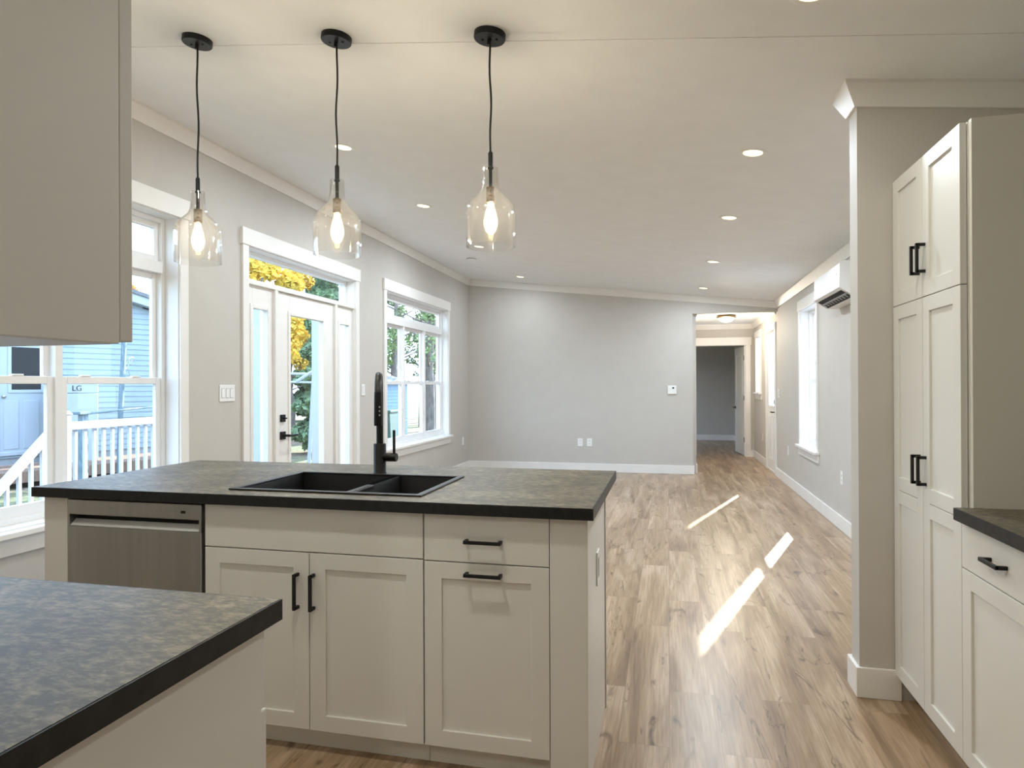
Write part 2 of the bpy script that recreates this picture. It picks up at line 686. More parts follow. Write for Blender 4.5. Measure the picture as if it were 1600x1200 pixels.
# hall and the room at its end
mb = MB().box((0.40, YB + 0.10, -0.1), (0.28, YH, ZH + 0.1))
struct('wall_hall_left', mb, M_WALL)
mb = MB().box((0.28, YB + 0.09, ZH), (XR, 16.3, ZH + 0.12))
mb.box((-1.6, 12.56, ZH), (0.3, 16.3, ZH + 0.12))
struct('ceiling_hall', mb, M_CEIL)
DX0, DX1, DZ = 0.498, 1.368, 2.02
mb = MB().box((-1.6, YH, -0.1), (DX0, YH + 0.11, ZH + 0.05)).box((DX1, YH, -0.1), (XR, YH + 0.11, ZH + 0.05)).box((DX0, YH, DZ), (DX1, YH + 0.11, ZH + 0.05))
struct('wall_hall_end', mb, M_WALL)
mb = MB().box((-1.6, 16.2, -0.1), (XR, 16.3, ZH + 0.05))
struct('wall_bedroom', mb, M_WALL)
mb = MB().box((-1.7, YH, -0.1), (-1.6, 13.7, ZH)).box((-1.7, 15.7, -0.1), (-1.6, 16.3, ZH)).box((-1.7, 13.7, -0.1), (-1.6, 15.7, 0.6)).box((-1.7, 13.7, 2.15), (-1.6, 15.7, ZH))
struct('wall_bedroom_side', mb, M_WALL)

# baseboards (0.125 high)
BH, BT = 0.125, 0.016


def base(name, boxes):
    mb = MB()
    for a, b in boxes:
        mb.box(a, b, 0.003)
    return struct(name, mb, M_TRIM)


base('baseboard_left', [((XL, 0.45, 0), (XL + BT, 4.268, BH)), ((XL, 6.155, 0), (XL + BT, YB, BH))])
base('baseboard_back', [((XL, YB - BT, 0), (OPX, YB, BH)), ((OPX, YB - BT, 0), (OPX + BT, YB + 0.11, BH))])
base('baseboard_right', [((XR - BT, SY1, 0), (XR, 10.03, BH)), ((XR - BT, 11.03, 0), (XR, YH, BH))])
base('baseboard_divider', [((SX - BT, SY0 - BT, 0), (0.93, SY0, BH)), ((SX - BT, SY0, 0), (SX, SY1, BH)), ((SX - BT, SY1, 0), (XR, SY1 + BT, BH))])
base('baseboard_hall', [((DX1 + 0.075, YH - BT, 0), (XR, YH, BH)), ((0.40, YB + 0.11, 0), (0.40 + BT, 11.2, BH))])
base('baseboard_bedroom', [((-1.6, 16.2 - BT, 0), (XR, 16.2, BH)), ((XR - BT, YH + 0.11, 0), (XR, 16.2, BH))])

# crown mouldings: sloping flat board from the wall up to the ceiling
CH, CP = 0.095, 0.055


def crown_profile(x_wall, s):
    """profile in the XZ plane, wall at x_wall, room towards s"""
    za = zc(x_wall)
    return [(x_wall, za - CH), (x_wall + s * 0.012, za - CH), (x_wall + s * CP, zc(x_wall + s * CP) - 0.014), (x_wall + s * CP, zc(x_wall + s * CP) + 0.01), (x_wall, za + 0.01)]


struct('trim_1', MB().prism(crown_profile(XL, 1), 'y', 0.44, YB), M_TRIM)
struct('trim_2', MB().prism(crown_profile(XR, -1), 'y', SY1, YB), M_TRIM)


def crown_y(mb, x0, x1, Yw, s, miter0=0.0, miter1=0.0):
    """crown along X on a wall at Y = Yw, room towards s, following the sloping ceiling; ends mitred outward"""
    t = bmesh.new()
    prof = [(0, -CH), (0.012, -CH), (CP, -0.014), (CP, 0.01), (0, 0.01)]
    A, B = [], []
    for d, dz in prof:
        xa, xb = x0 - miter0 * d, x1 + miter1 * d
        A.append(t.verts.new((xa, Yw + s * d, zc(xa) + dz)))
        B.append(t.verts.new((xb, Yw + s * d, zc(xb) + dz)))
    t.faces.new(A)
    t.faces.new(B[::-1])
    for i in range(5):
        j = (i + 1) % 5
        t.faces.new((A[i], B[i], B[j], A[j]))
    bmesh.ops.recalc_face_normals(t, faces=list(t.faces))
    mb._merge(t)
    return mb


struct('trim_3', crown_y(MB(), XL, XR, YB, -1), M_TRIM)
mb = crown_y(MB(), SX, XR, SY0, -1, 1.0, 0)
crown_y(mb, SX, XR, SY1, 1, 1.0, 0)
t = bmesh.new()
A, B = [], []
for d, dz in [(0, -CH), (0.012, -CH), (CP, -0.014), (CP, 0.01), (0, 0.01)]:
    A.append(t.verts.new((SX - d, SY0 - d, zc(SX - d) + dz)))
    B.append(t.verts.new((SX - d, SY1 + d, zc(SX - d) + dz)))
t.faces.new(A)
t.faces.new(B[::-1])
for i in range(5):
    j = (i + 1) % 5
    t.faces.new((A[i], B[i], B[j], A[j]))
bmesh.ops.recalc_face_normals(t, faces=list(t.faces))
mb._merge(t)
struct('trim_4', mb, M_TRIM)
mb = MB().prism([(YH, ZH - 0.09), (YH - 0.012, ZH - 0.09), (YH - 0.05, ZH - 0.012), (YH - 0.05, ZH), (YH, ZH)], 'x', 0.40, XR)
mb.prism([(XR, ZH - 0.09), (XR - 0.012, ZH - 0.09), (XR - 0.05, ZH - 0.012), (XR - 0.05, ZH), (XR, ZH)], 'y', YB + 0.11, YH)
mb.prism([(0.40, ZH - 0.09), (0.412, ZH - 0.09), (0.45, ZH - 0.012), (0.45, ZH), (0.40, ZH)], 'y', YB + 0.11, YH)
struct('trim_6', mb, M_TRIM)


# ------------------------------------------------------------------ windows
def mapper(X, s):
    """local (u along Y, n from the inner wall face outwards, z) to world"""
    return lambda u, n, z: (X + s * n, u, z)


def casing(T, u0, u1, z0, z1, hh, sill=True, cw=0.072, ov=0.014):
    mb = MB()
    zb = z0 if sill else 0.0
    mb.box((u0 - cw, -0.018, zb), (u0, 0.0, z1), 0.002, T)
    mb.box((u1, -0.018, zb), (u1 + cw, 0.0, z1), 0.002, T)
    mb.box((u0 - cw - ov, -0.026, z1), (u1 + cw + ov, 0.0, z1 + hh), 0.002, T)
    return mb


def jamb(T, u0, u1, z0, z1, depth, bottom=True):
    mb = MB()
    t_ = 0.006
    mb.box((u0, -0.002, z0), (u0 + t_, depth, z1), 0, T)
    mb.box((u1 - t_, -0.002, z0), (u1, depth, z1), 0, T)
    mb.box((u0, -0.002, z1 - t_), (u1, depth, z1), 0, T)
    if bottom:
        mb.box((u0, 0.09, z0 - 0.002), (u1, depth + 0.03, z0 + 0.004), 0, T)
    return mb


def ring(mb, T, u0, u1, z0, z1, n0, n1, w, wb=None, wt=None, bev=0.003):
    wb = wb or w
    wt = wt or w
    mb.box((u0, n0, z0), (u0 + w, n1, z1), bev, T)
    mb.box((u1 - w, n0, z0), (u1, n1, z1), bev, T)
    mb.box((u0 + w, n0, z0), (u1 - w, n1, z0 + wb), bev, T)
    mb.box((u0 + w, n0, z1 - wt), (u1 - w, n1, z1), bev, T)
    return mb


def window(name, X, s, op, units, bar=None, rail=1.345, fin=0.085, hh=0.125):
    u0, u1, z0, z1 = op
    T = mapper(X, s)
    c = T((u0 + u1) / 2, 0.0, z0)
    t = thing(name, None, None, c, kind='structure')
    obj('casing', casing(T, u0, u1, z0, z1, hh), M_TRIM, t)
    obj('jamb_liner', jamb(T, u0, u1, z0, z1, WT + 0.01), M_VINYL, t)
    mb = MB().box((u0 - 0.105, -0.055, z0 - 0.028), (u1 + 0.105, 0.0, z0), 0.004, T)
    mb.box((u0, -0.001, z0 - 0.01), (u1, fin + 0.002, z0 + 0.007), 0, T)
    mb.box((u0 - 0.085, -0.018, z0 - 0.115), (u1 + 0.085, 0.0, z0 - 0.028), 0.002, T)
    obj('sill', mb, M_TRIM, t)
    mb = MB()
    ring(mb, T, u0 + 0.006, u1 - 0.006, z0 + 0.006, z1 - 0.006, fin, fin + 0.07, 0.032)
    top = z1 - 0.038
    if bar:
        mb.box((u0 + 0.03, fin - 0.006, bar[0]), (u1 - 0.03, fin + 0.07, bar[1]), 0.003, T)
        top = bar[0]
    wd = (u1 - u0) / units
    for k in range(1, units):
        mb.box((u0 + k * wd - 0.022, fin - 0.003, z0 + 0.03), (u0 + k * wd + 0.022, fin + 0.07, top + 0.004), 0.003, T)
    obj('window_frame', mb, M_VINYL, t)
    if bar:
        sash = ring(MB(), T, u0 + 0.036, u1 - 0.036, bar[1], z1 - 0.036, fin + 0.022, fin + 0.055, 0.038)
        so = obj('sash', sash, M_VINYL, t)
        obj('pane', MB().box((u0 + 0.06, fin + 0.036, bar[1] + 0.02), (u1 - 0.06, fin + 0.040, z1 - 0.06), 0, T), M_PANE, so)
    for k in range(units):
        a = u0 + k * wd + (0.036 if k == 0 else 0.020)
        b = u0 + (k + 1) * wd - (0.036 if k == units - 1 else 0.020)
        # upper sash sits outside the lower one
        so = obj('sash', ring(MB(), T, a, b, rail - 0.02, top, fin + 0.040, fin + 0.064, 0.036), M_VINYL, t)
        obj('pane', MB().box((a + 0.02, fin + 0.050, rail), (b - 0.02, fin + 0.054, top - 0.02), 0, T), M_PANE, so)
        so = obj('sash', ring(MB(), T, a, b, z0 + 0.036, rail + 0.018, fin + 0.010, fin + 0.036, 0.040, wb=0.06), M_VINYL, t)
        obj('pane', MB().box((a + 0.02, fin + 0.022, z0 + 0.06), (b - 0.02, fin + 0.026, rail), 0, T), M_PANE, so)
        lk = MB()
        for q in (0.22, 0.72):
            uu = a + (b - a) * q
            lk.box((uu - 0.03, fin + 0.006, rail + 0.018), (uu + 0.03, fin + 0.03, rail + 0.028), 0.003, T)
        obj('sash_latch', lk, M_PLATE, so)
    return t


window('window_1', XL, -1, W1, 2, (2.03, 2.105), 1.345, 0.095)
window('window_2', XL, -1, W2, 3, (2.03, 2.105), 1.345, 0.075)
window('window_3', XR, 1, W3, 1, None, 1.345, 0.085, 0.115)
window('window_4', XR, 1, W4, 1, None, 1.64, 0.085, 0.10)


# ------------------------------------------------------------------ doors
def lite_panel(T, u0, u1, z0, z1, g0, g1, gz0, gz1, n0, n1):
    """slab with a glazed opening and a raised moulding round it"""
    mb = MB()
    mb.box((u0, n0, z0), (g0, n1, z1), 0.002, T)
    mb.box((g1, n0, z0), (u1, n1, z1), 0.002, T)
    mb.box((g0, n0, gz1), (g1, n1, z1), 0, T)
    mb.box((g0, n0, z0), (g1, n1, gz0), 0, T)
    ring(mb, T, g0 - 0.032, g1 + 0.032, gz0 - 0.032, gz1 + 0.032, n0 - 0.010, n0 + 0.006, 0.034, bev=0.004)
    return mb


T = mapper(XL, -1)
d1 = thing('door_1', None, None, (XL, 5.21, 0), kind='structure')
mb = casing(T, D1[0], D1[1], 0, D1[3], 0.125, sill=False)
obj('casing', mb, M_TRIM, d1)
mb = jamb(T, D1[0], D1[1], 0, D1[3], WT + 0.01, False)
mb.box((4.70, -0.004, 0), (4.744, 0.14, 2.078), 0.003, T)
mb.box((5.684, -0.004, 0), (5.724, 0.14, 2.078), 0.003, T)
mb.box((D1[0], -0.006, 2.078), (D1[1], 0.15, 2.108), 0.003, T)
mb.box((D1[0], 0.0, 0.0), (D1[1], 0.17, 0.02), 0.002, T)
obj('door_frame', mb, M_TRIM, d1)
so = obj('transom_sash', ring(MB(), T, D1[0] + 0.006, D1[1] - 0.006, 2.108, D1[3] - 0.006, 0.085, 0.15, 0.032), M_VINYL, d1)
obj('pane', MB().box((D1[0] + 0.02, 0.115, 2.12), (D1[1] - 0.02, 0.119, D1[3] - 0.02), 0, T), M_PANE, so)
for u0, u1, g0, g1 in ((4.349, 4.70, 4.435, 4.625), (5.724, 6.074, 5.80, 5.99)):
    so = obj('sidelight', lite_panel(T, u0, u1, 0.02, 2.078, g0, g1, 0.26, 1.905, 0.022, 0.066), M_TRIM, d1)
    obj('pane', MB().box((g0 - 0.005, 0.040, 0.25), (g1 + 0.005, 0.046, 1.91), 0, T), M_PANE, so)
leaf = obj('door_leaf', lite_panel(T, 4.748, 5.680, 0.022, 2.074, 4.943, 5.485, 0.26, 1.90, 0.020, 0.064), M_TRIM, d1)
obj('pane', MB().box((4.938, 0.040, 0.25), (5.49, 0.046, 1.905), 0, T), M_PANE, leaf)
mb = MB().box((4.793, 0.004, 0.87), (4.857, 0.020, 0.934), 0.002, T)
mb.lathe([(0, -0.001), (0.011, 0), (0.011, 0.05), (0, 0.05)], seg=16, T=lambda x, y, z: (XL + (z + 0.0), 4.825 + x, 0.902 + y))
mb.box((4.815, -0.056, 0.892), (4.945, -0.042, 0.910), 0.003, T)
obj('door_lever', mb, M_BLACK, leaf)
mb = MB().box((4.795, 0.004, 1.013), (4.855, 0.020, 1.073), 0.002, T)
mb.box((4.818, -0.020, 1.037), (4.842, 0.006, 1.049), 0.002, T)
obj('deadbolt', mb, M_BLACK, leaf)
for z in (0.25, 1.10, 1.84):
    obj('hinge', MB().box((5.676, 0.006, z - 0.05), (5.690, 0.022, z + 0.05), 0.003, T), M_STEELL, leaf)

T = mapper(XR, 1)
d2 = thing('door_2', None, None, (XR, 10.53, 0), kind='structure')
obj('casing', casing(T, D2[0], D2[1], 0, D2[3], 0.10, sill=False, cw=0.06), M_TRIM, d2)
mb = jamb(T, D2[0], D2[1], 0, D2[3], WT + 0.01, False)
mb.box((D2[0], 0.0, 0.0), (D2[1], 0.17, 0.02), 0.002, T)
obj('door_frame', mb, M_TRIM, d2)
leaf = obj('door_leaf', lite_panel(T, 10.11, 10.95, 0.022, 2.09, 10.26, 10.80, 0.99, 1.93, 0.010, 0.054), M_TRIM, d2)
mb = ring(MB(), T, 10.24, 10.50, 0.16, 0.84, 0.004, 0.012, 0.03)
ring(mb, T, 10.56, 10.82, 0.16, 0.84, 0.004, 0.012, 0.03)
obj('raised_panel', mb, M_TRIM, leaf)
obj('pane', MB().box((10.25, 0.030, 0.98), (10.81, 0.036, 1.94), 0, T), M_PANE, leaf)
mb = MB().box((10.535, 0.018, 0.99), (10.555, 0.04, 1.93), 0, T)
obj('glazing_bar', mb, M_VINYL, leaf)
mb = MB().box((10.14, -0.004, 0.87), (10.20, 0.010, 0.93), 0.002, T)
mb.box((10.15, -0.055, 0.892), (10.29, -0.040, 0.910), 0.003, T).box((10.162, -0.05, 0.893), (10.178, 0.0, 0.909), 0.002, T)
obj('door_lever', mb, M_BLACK, leaf)
obj('deadbolt', MB().box((10.14, -0.014, 1.02), (10.20, 0.010, 1.08), 0.004, T), M_BLACK, leaf)
for z in (0.26, 1.08, 1.86):
    obj('hinge', MB().box((10.945, -0.004, z - 0.05), (10.962, 0.014, z + 0.05), 0.003, T), M_STEELL, leaf)

# bedroom door at the end of the hall: local (u along X, n along +Y, z)
T = lambda u, n, z: (u, YH + n, z)
d3 = thing('door_3', None, None, ((DX0 + DX1) / 2, YH, 0), kind='structure')
mb = MB()
mb.box((DX0 - 0.048, -0.018, 0), (DX0, 0, DZ), 0.002, T).box((DX1, -0.018, 0), (DX1 + 0.085, 0, DZ), 0.002, T)
mb.box((DX0 - 0.048, -0.026, DZ), (DX1 + 0.10, 0, DZ + 0.14), 0.002, T)
obj('casing', mb, M_TRIM, d3)
mb = jamb(T, DX0, DX1, 0, DZ, 0.115, False)
mb.box((DX1 - 0.02, 0.05, 0), (DX1, 0.06, DZ), 0, T)
obj('door_frame', mb, M_TRIM, d3)
ang = math.atan2(1.262 - 1.345, 0.80)
ca, sa = math.cos(ang), math.sin(ang)
HX, HY = 1.352, YH + 0.10


def TD(u, n, z):
    """u from the hinge along the open leaf, n across its thickness towards the room's left"""
    return (HX + u * sa - n * ca, HY + u * ca + n * sa, z)


mb = MB()
mb.box((0.0, -0.035, 0.012), (0.12, 0.0, 2.00), 0.002, TD).box((0.69, -0.035, 0.012), (0.81, 0.0, 2.00), 0.002, TD)
for z0, z1 in ((0.012, 0.20), (0.80, 1.00), (1.86, 2.00)):
    mb.box((0.12, -0.035, z0), (0.69, 0.0, z1), 0, TD)
for z0, z1 in ((0.20, 0.80), (1.00, 1.86)):
    mb.box((0.12, -0.029, z0), (0.69, -0.006, z1), 0, TD)
    mb.box((0.17, -0.033, z0 + 0.05), (0.64, -0.002, z1 - 0.05), 0.006, TD)
leaf = obj('door_leaf', mb, M_TRIM, d3)
mb = MB().box((0.735, 0.0, 0.84), (0.775, 0.010, 0.89), 0.003, TD).box((0.747, 0.0, 0.858), (0.763, 0.05, 0.874), 0.002, TD).box((0.66, 0.045, 0.858), (0.765, 0.058, 0.874), 0.003, TD)
obj('door_lever', mb, M_BLACK, leaf)
for z in (0.30, 1.06, 1.79):
    obj('hinge', MB().box((-0.020, -0.032, z - 0.045), (0.002, 0.012, z + 0.045), 0.002, TD), M_BLACK, leaf)
# door on the hall's left side, only its casing edge and lever show
d4 = thing('door_4', None, None, (0.40, 11.8, 0), kind='structure')
mb = MB().box((0.40, 11.42, 0), (0.417, 11.49, 2.03), 0.002).box((0.40, 12.27, 0), (0.417, 12.34, 2.03), 0.002).box((0.40, 11.40, 2.03), (0.423, 12.36, 2.14), 0.002)
obj('casing', mb, M_TRIM, d4)
leaf = obj('door_leaf', MB().box((0.398, 11.49, 0.01), (0.408, 12.27, 2.03)), M_TRIM, d4)
obj('door_lever', MB().box((0.408, 11.86, 0.835), (0.425, 11.91, 0.885), 0.002).box((0.42, 11.875, 0.852), (0.455, 11.89, 0.868), 0.002).box((0.447, 11.88, 0.852), (0.460, 12.0, 0.868), 0.002), M_BLACK, leaf)


# ------------------------------------------------------------------ cabinets
def facing(o, uv, nv):
    """local (u, n outward, z) on a cabinet front: o = point on the front plane, uv / nv = unit XY vectors"""
    return lambda u, n, z: (o[0] + uv[0] * u + nv[0] * n, o[1] + uv[1] * u + nv[1] * n, o[2] + z)


def shaker(T, u0, u1, z0, z1, th=0.020, st=0.062, rec=0.008, split=None):
    mb = MB()
    b = 0.0015
    mb.box((u0, 0.0, z0), (u0 + st, th, z1), b, T).box((u1 - st, 0.0, z0), (u1, th, z1), b, T)
    mb.box((u0 + st - 0.002, 0.0, z0), (u1 - st + 0.002, th, z0 + st * 0.9), b, T).box((u0 + st - 0.002, 0.0, z1 - st * 0.9), (u1 - st + 0.002, th, z1), b, T)
    if split:
        mb.box((u0 + st - 0.002, 0.0, split - st * 0.9), (u1 - st + 0.002, th, split - 0.0012), b, T)
        mb.box((u0 + st - 0.002, 0.0, split + 0.0012), (u1 - st + 0.002, th, split + st * 0.9), b, T)
    mb.box((u0 + st - 0.004, 0.001, z0 + 0.03), (u1 - st + 0.004, th - rec, z1 - 0.03), 0, T)
    return mb


def pull(T, u, z, vertical, parent, th=0.020, ln=0.127):
    mb = MB()
    h = ln / 2
    w = 0.0055
    if vertical:
        mb.box((u - w, th + 0.022, z - h), (u + w, th + 0.032, z + h), 0.0012, T)
        for q in (-h, h - 2 * w):
            mb.box((u - w, th - 0.001, z + q), (u + w, th + 0.03, z + q + 2 * w), 0.0012, T)
    else:
        mb.box((u - h, th + 0.022, z - w), (u + h, th + 0.032, z + w), 0.0012, T)
        for q in (-h, h - 2 * w):
            mb.box((u + q, th - 0.001, z - w), (u + q + 2 * w, th + 0.03, z + w), 0.0012, T)
    return obj('handle', mb, M_BLACK, parent)


# --- island. front plane of the doors at Y = 2.115, carcass face at 2.135
YD, YC, YE = 2.115, 2.135, 2.66
T = facing((0, YC, 0), (1, 0), (0, -1))
# sink base
sb = thing('sink_base_cabinet', 'off-white island cabinet with two shaker doors and blank drawer front under the black sink', 'cabinet', (-1.243, 2.4, 0))
mb = MB().box((-1.675, YC + 0.001, 0.085), (-1.660, YE, 0.60)).box((-0.828, YC + 0.001, 0.085), (-0.813, YE, 0.60)).box((-1.66, YC, 0.085), (-0.828, YE, 0.10)).box((-1.66, YE - 0.01, 0.10), (-0.828, YE, 0.60))
mb.box((-1.675, YC + 0.001, 0.60), (-1.660, 2.16, 0.872)).box((-0.828, YC + 0.001, 0.60), (-0.813, 2.16, 0.872)).box((-1.66, YC + 0.0005, 0.69), (-0.828, YC + 0.012, 0.73))
obj('carcass', mb, M_CABSIDE, sb)
obj('toe_kick', MB().box((-1.675, 2.170, 0), (-0.813, 2.185, 0.085)), M_CABSIDE, sb)
obj('drawer_front', MB().box((-1.671, 0, 0.716), (-0.8145, 0.02, 0.870), 0.0015, T), M_CAB, sb)
d = obj('door', shaker(T, -1.671, -1.2452, 0.084, 0.712), M_CAB, sb)
pull(T, -1.288, 0.577, True, d)
d = obj('door', shaker(T, -1.2422, -0.8145, 0.084, 0.712), M_CAB, sb)
pull(T, -1.2255, 0.577, True, d)
# drawer base with pull-out
db = thing('drawer_base_cabinet', 'off-white island cabinet with one drawer above a door, both with level black pulls', 'cabinet', (-0.595, 2.4, 0))
mb = MB().box((-0.811, YC + 0.001, 0.085), (-0.380, YE, 0.872))
obj('carcass', mb, M_CABSIDE, db)
obj('toe_kick', MB().box((-0.811, 2.170, 0), (-0.378, 2.185, 0.085)), M_CABSIDE, db)
d = obj('drawer', MB().box((-0.8095, 0, 0.713), (-0.379, 0.02, 0.870), 0.0015, T), M_CAB, db)
pull(T, -0.599, 0.786, False, d)
d = obj('door', shaker(T, -0.8095, -0.379, 0.084, 0.709), M_CAB, db)
pull(T, -0.599, 0.676, False, d)
# end panels
ep = thing('kitchen_island', 'off-white end panels, filler strips and back of the kitchen island', 'island', (-1.33, 2.4, 0))
obj('filler_strip', MB().box((-0.3765, YD, 0.0), (-0.2575, 2.168, 0.874), 0.001), M_CAB, ep)
obj('end_panel', MB().box((-0.2575, YD, 0.0), (-0.2530, YE + 0.02, 0.874), 0.001).box((-0.2475, YE + 0.026, 0.0), (-0.2615, YE + 0.040, 0.874), 0.001), M_CAB, ep)
obj('back_panel', MB().box((-2.39, YE + 0.024, 0.0), (-0.2620, YE + 0.040, 0.874)), M_CAB, ep)
obj('filler_strip', MB().box((-2.405, YD, 0), (-2.2935, 2.168, 0.874), 0.001), M_CAB, ep)
obj('end_panel', MB().box((-2.405, 2.168, 0), (-2.390, YE + 0.04, 0.874)), M_CAB, ep)
# dishwasher
dw = thing('dishwasher', 'stainless steel dishwasher with pocket handle built into the island', 'dishwasher', (-1.985, 2.4, 0))
obj('tub', MB().box((-2.288, 2.165, 0.03), (-1.682, YE, 0.868)), M_DARK, dw)
obj('toe_kick', MB().box((-2.29, 2.150, 0.0), (-1.680, 2.165, 0.10)), M_DARK, dw)
obj('door', MB().box((-2.289, YD - 0.004, 0.105), (-1.684, 2.160, 0.764), 0.003), M_STEEL, dw)
ph = obj('pocket_handle', MB().box((-2.279, 2.150, 0.765), (-1.694, 2.160, 0.812)), M_DARK, dw)
mb = MB().prism([(YD - 0.003, 0.7655), (YD - 0.003, 0.7685), (2.138, 0.789), (2.138, 0.7655)], 'x', -2.276, -1.696)
obj('pocket_lip', mb, M_STEELL, ph)
mb = MB().box((-2.289, YD - 0.004, 0.809), (-1.684, 2.160, 0.868), 0.003)
mb.box((-2.289, YD - 0.004, 0.764), (-2.279, 2.160, 0.812)).box((-1.694, YD - 0.004, 0.764), (-1.684, 2.160, 0.812))
cp = obj('control_panel', mb, M_STEEL, dw)
obj('badge', MB().box((-2.093, YD - 0.0048, 0.8385), (-2.078, YD - 0.0039, 0.8415)), M_GREY, cp)
mb = MB()
for k, (x, wd_) in enumerate(((-1.905, 0.010), (-1.884, 0.011), (-1.862, 0.008), (-1.845, 0.008), (-1.823, 0.008), (-1.800, 0.012))):
    mb.box((x, YD - 0.0046, 0.8375), (x + wd_, YD - 0.0039, 0.8395)).box((x + 0.002, YD - 0.0046, 0.8330), (x + wd_ - 0.003, YD - 0.0039, 0.8345))
mb.box((-1.827, YD - 0.0046, 0.822), (-1.812, YD - 0.0039, 0.8235))
obj('control_marks', mb, M_GREY, cp)
obj('display', MB().box((-1.772, YD - 0.0046, 0.832), (-1.752, YD - 0.0039, 0.842)), M_DARK, cp)
# the bay of the dishwasher
# island countertop with the sink cut out
CX0, CX1, CY0, CY1, CZ0, CZ1 = -2.435, -0.231, 2.085, 3.035, 0.876, 0.914
SKX0, SKX1, SKY0, SKY1 = -1.62, -0.845, 2.178, 2.690
ct = thing('island_countertop', 'grey-brown stone-look countertop on the island around the sink', 'countertop', (-1.333, 2.56, CZ0))
mb = MB()
b = 0.004
hx0, hx1, hy0, hy1 = SKX0 + 0.012, SKX1 - 0.012, SKY0 + 0.012, SKY1 - 0.012
mb.box((CX0 + b, CY0 + b, CZ0 + 0.002), (hx0, CY1 - b, CZ1)).box((hx1, CY0 + b, CZ0 + 0.002), (CX1 - b, CY1 - b, CZ1))
mb.box((hx0, CY0 + b, CZ0 + 0.002), (hx1, hy0, CZ1)).box((hx0, hy1, CZ0 + 0.002), (hx1, CY1 - b, CZ1))
obj('laminate_top', mb, M_COUNTER, ct)
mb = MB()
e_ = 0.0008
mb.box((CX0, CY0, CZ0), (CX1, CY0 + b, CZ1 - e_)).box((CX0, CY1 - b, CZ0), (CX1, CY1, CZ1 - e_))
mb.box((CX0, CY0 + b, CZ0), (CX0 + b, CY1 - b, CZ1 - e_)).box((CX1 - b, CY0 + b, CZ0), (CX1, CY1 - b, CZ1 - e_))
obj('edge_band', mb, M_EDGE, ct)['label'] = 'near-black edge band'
# sink
sk = thing('sink', 'black composite double-bowl drop-in sink set in the island countertop', 'sink', (-1.23, 2.43, CZ1))
RZ = CZ1 + 0.007
mb = MB()
rw = 0.026
bv = 0.003
mb.box((SKX0, SKY0, CZ1 + 0.0003), (SKX1, SKY0 + rw, RZ), bv).box((SKX0, SKY1 - rw, CZ1 + 0.0003), (SKX1, SKY1, RZ), bv)
mb.box((SKX0, SKY0 + rw - 0.004, CZ1 + 0.0003), (SKX0 + rw, SKY1 - rw + 0.004, RZ), bv).box((SKX1 - rw, SKY0 + rw - 0.004, CZ1 + 0.0003), (SKX1, SKY1 - rw + 0.004, RZ), bv)
obj('rim', mb, M_SINK, sk)
DVX = -1.142


def bowl(x0, x1, y0, y1, zt, zb):
    t = bmesh.new()
    tp = [(x0, y0), (x1, y0), (x1, y1), (x0, y1)]
    k = 0.03
    bt = [(x0 + k, y0 + k), (x1 - k, y0 + k), (x1 - k, y1 - k), (x0 + k, y1 - k)]
    A = [t.verts.new((*p, zt)) for p in tp]
    B = [t.verts.new((*p, zb)) for p in bt]
    for i in range(4):
        j = (i + 1) % 4
        t.faces.new((A[i], A[j], B[j], B[i]))
    t.faces.new(B)
    o = MB()
    o._merge(t)
    return o


bx0, bx1, by0, by1 = SKX0 + 0.022, SKX1 - 0.022, SKY0 + 0.022, SKY1 - 0.022
bo = obj('bowl', bowl(bx0, DVX - 0.013, by0, by1, RZ - 0.003, 0.70), M_SINK, sk)
obj('drain', MB().lathe([(0, 0.0), (0.045, 0.0), (0.045, 0.003), (0, 0.003)], (-1.38, 2.45, 0.70), 24), M_STEEL, bo)
bo = obj('bowl', bowl(DVX + 0.013, bx1, by0, by1, RZ - 0.003, 0.73), M_SINK, sk)
obj('drain', MB().lathe([(0, 0.0), (0.045, 0.0), (0.045, 0.003), (0, 0.003)], (-0.99, 2.45, 0.73), 24), M_STEEL, bo)
obj('divider', MB().box((DVX - 0.016, SKY0 + rw, 0.80), (DVX + 0.016, 2.40, RZ - 0.004), 0.004).box((DVX - 0.016, 2.39, 0.80), (DVX + 0.016, by1, RZ - 0.03), 0.004), M_SINK, sk)
# faucet
fx, fyy = -1.250, 2.722
fc = thing('kitchen_faucet', 'tall matte black pull-down kitchen faucet behind the sink', 'faucet', (fx, fyy, CZ1))
obj('faucet_body', MB().lathe([(0, 0), (0.029, 0), (0.029, 0.006), (0.0275, 0.008), (0.0275, 0.132), (0.026, 0.135), (0, 0.135)], (fx, fyy, CZ1), 32), M_BLACK, fc, True)
pts = [(fx, fyy, CZ1 + 0.12), (fx, fyy, CZ1 + 0.2), (fx, fyy, CZ1 + 0.325)]
ex, ey = 0.078, -0.185                      # spout reach
for k in range(1, 13):
    a = PI * k / 13
    f_ = (1 - math.cos(a)) / 2
    pts.append((fx + ex * f_, fyy + ey * f_, CZ1 + 0.325 + 0.112 * math.sin(a)))
tx, ty = fx + ex, fyy + ey
pts.append((tx, ty, CZ1 + 0.325))
obj('spout', MB().tube(pts, 0.0150, 20), M_BLACK, fc, True)
sh = obj('spray_head', MB().lathe([(0, 0), (0.0165, 0.001), (0.0175, 0.004), (0.0165, 0.11), (0.0155, 0.14), (0, 0.14)], (tx, ty, CZ1 + 0.225), 28), M_BLACK, fc, True)
mb = MB()
for q in (0.045, 0.062, 0.079):
    mb.lathe([(0, 0.0), (0.004, 0.0), (0.0035, 0.002), (0, 0.002)], seg=12, T=lambda x, y, z, q=q: (tx + 0.012 + x * 0.8, ty - 0.0125 - z, CZ1 + 0.225 + q + y))
obj('spray_buttons', mb, M_GREY, sh)
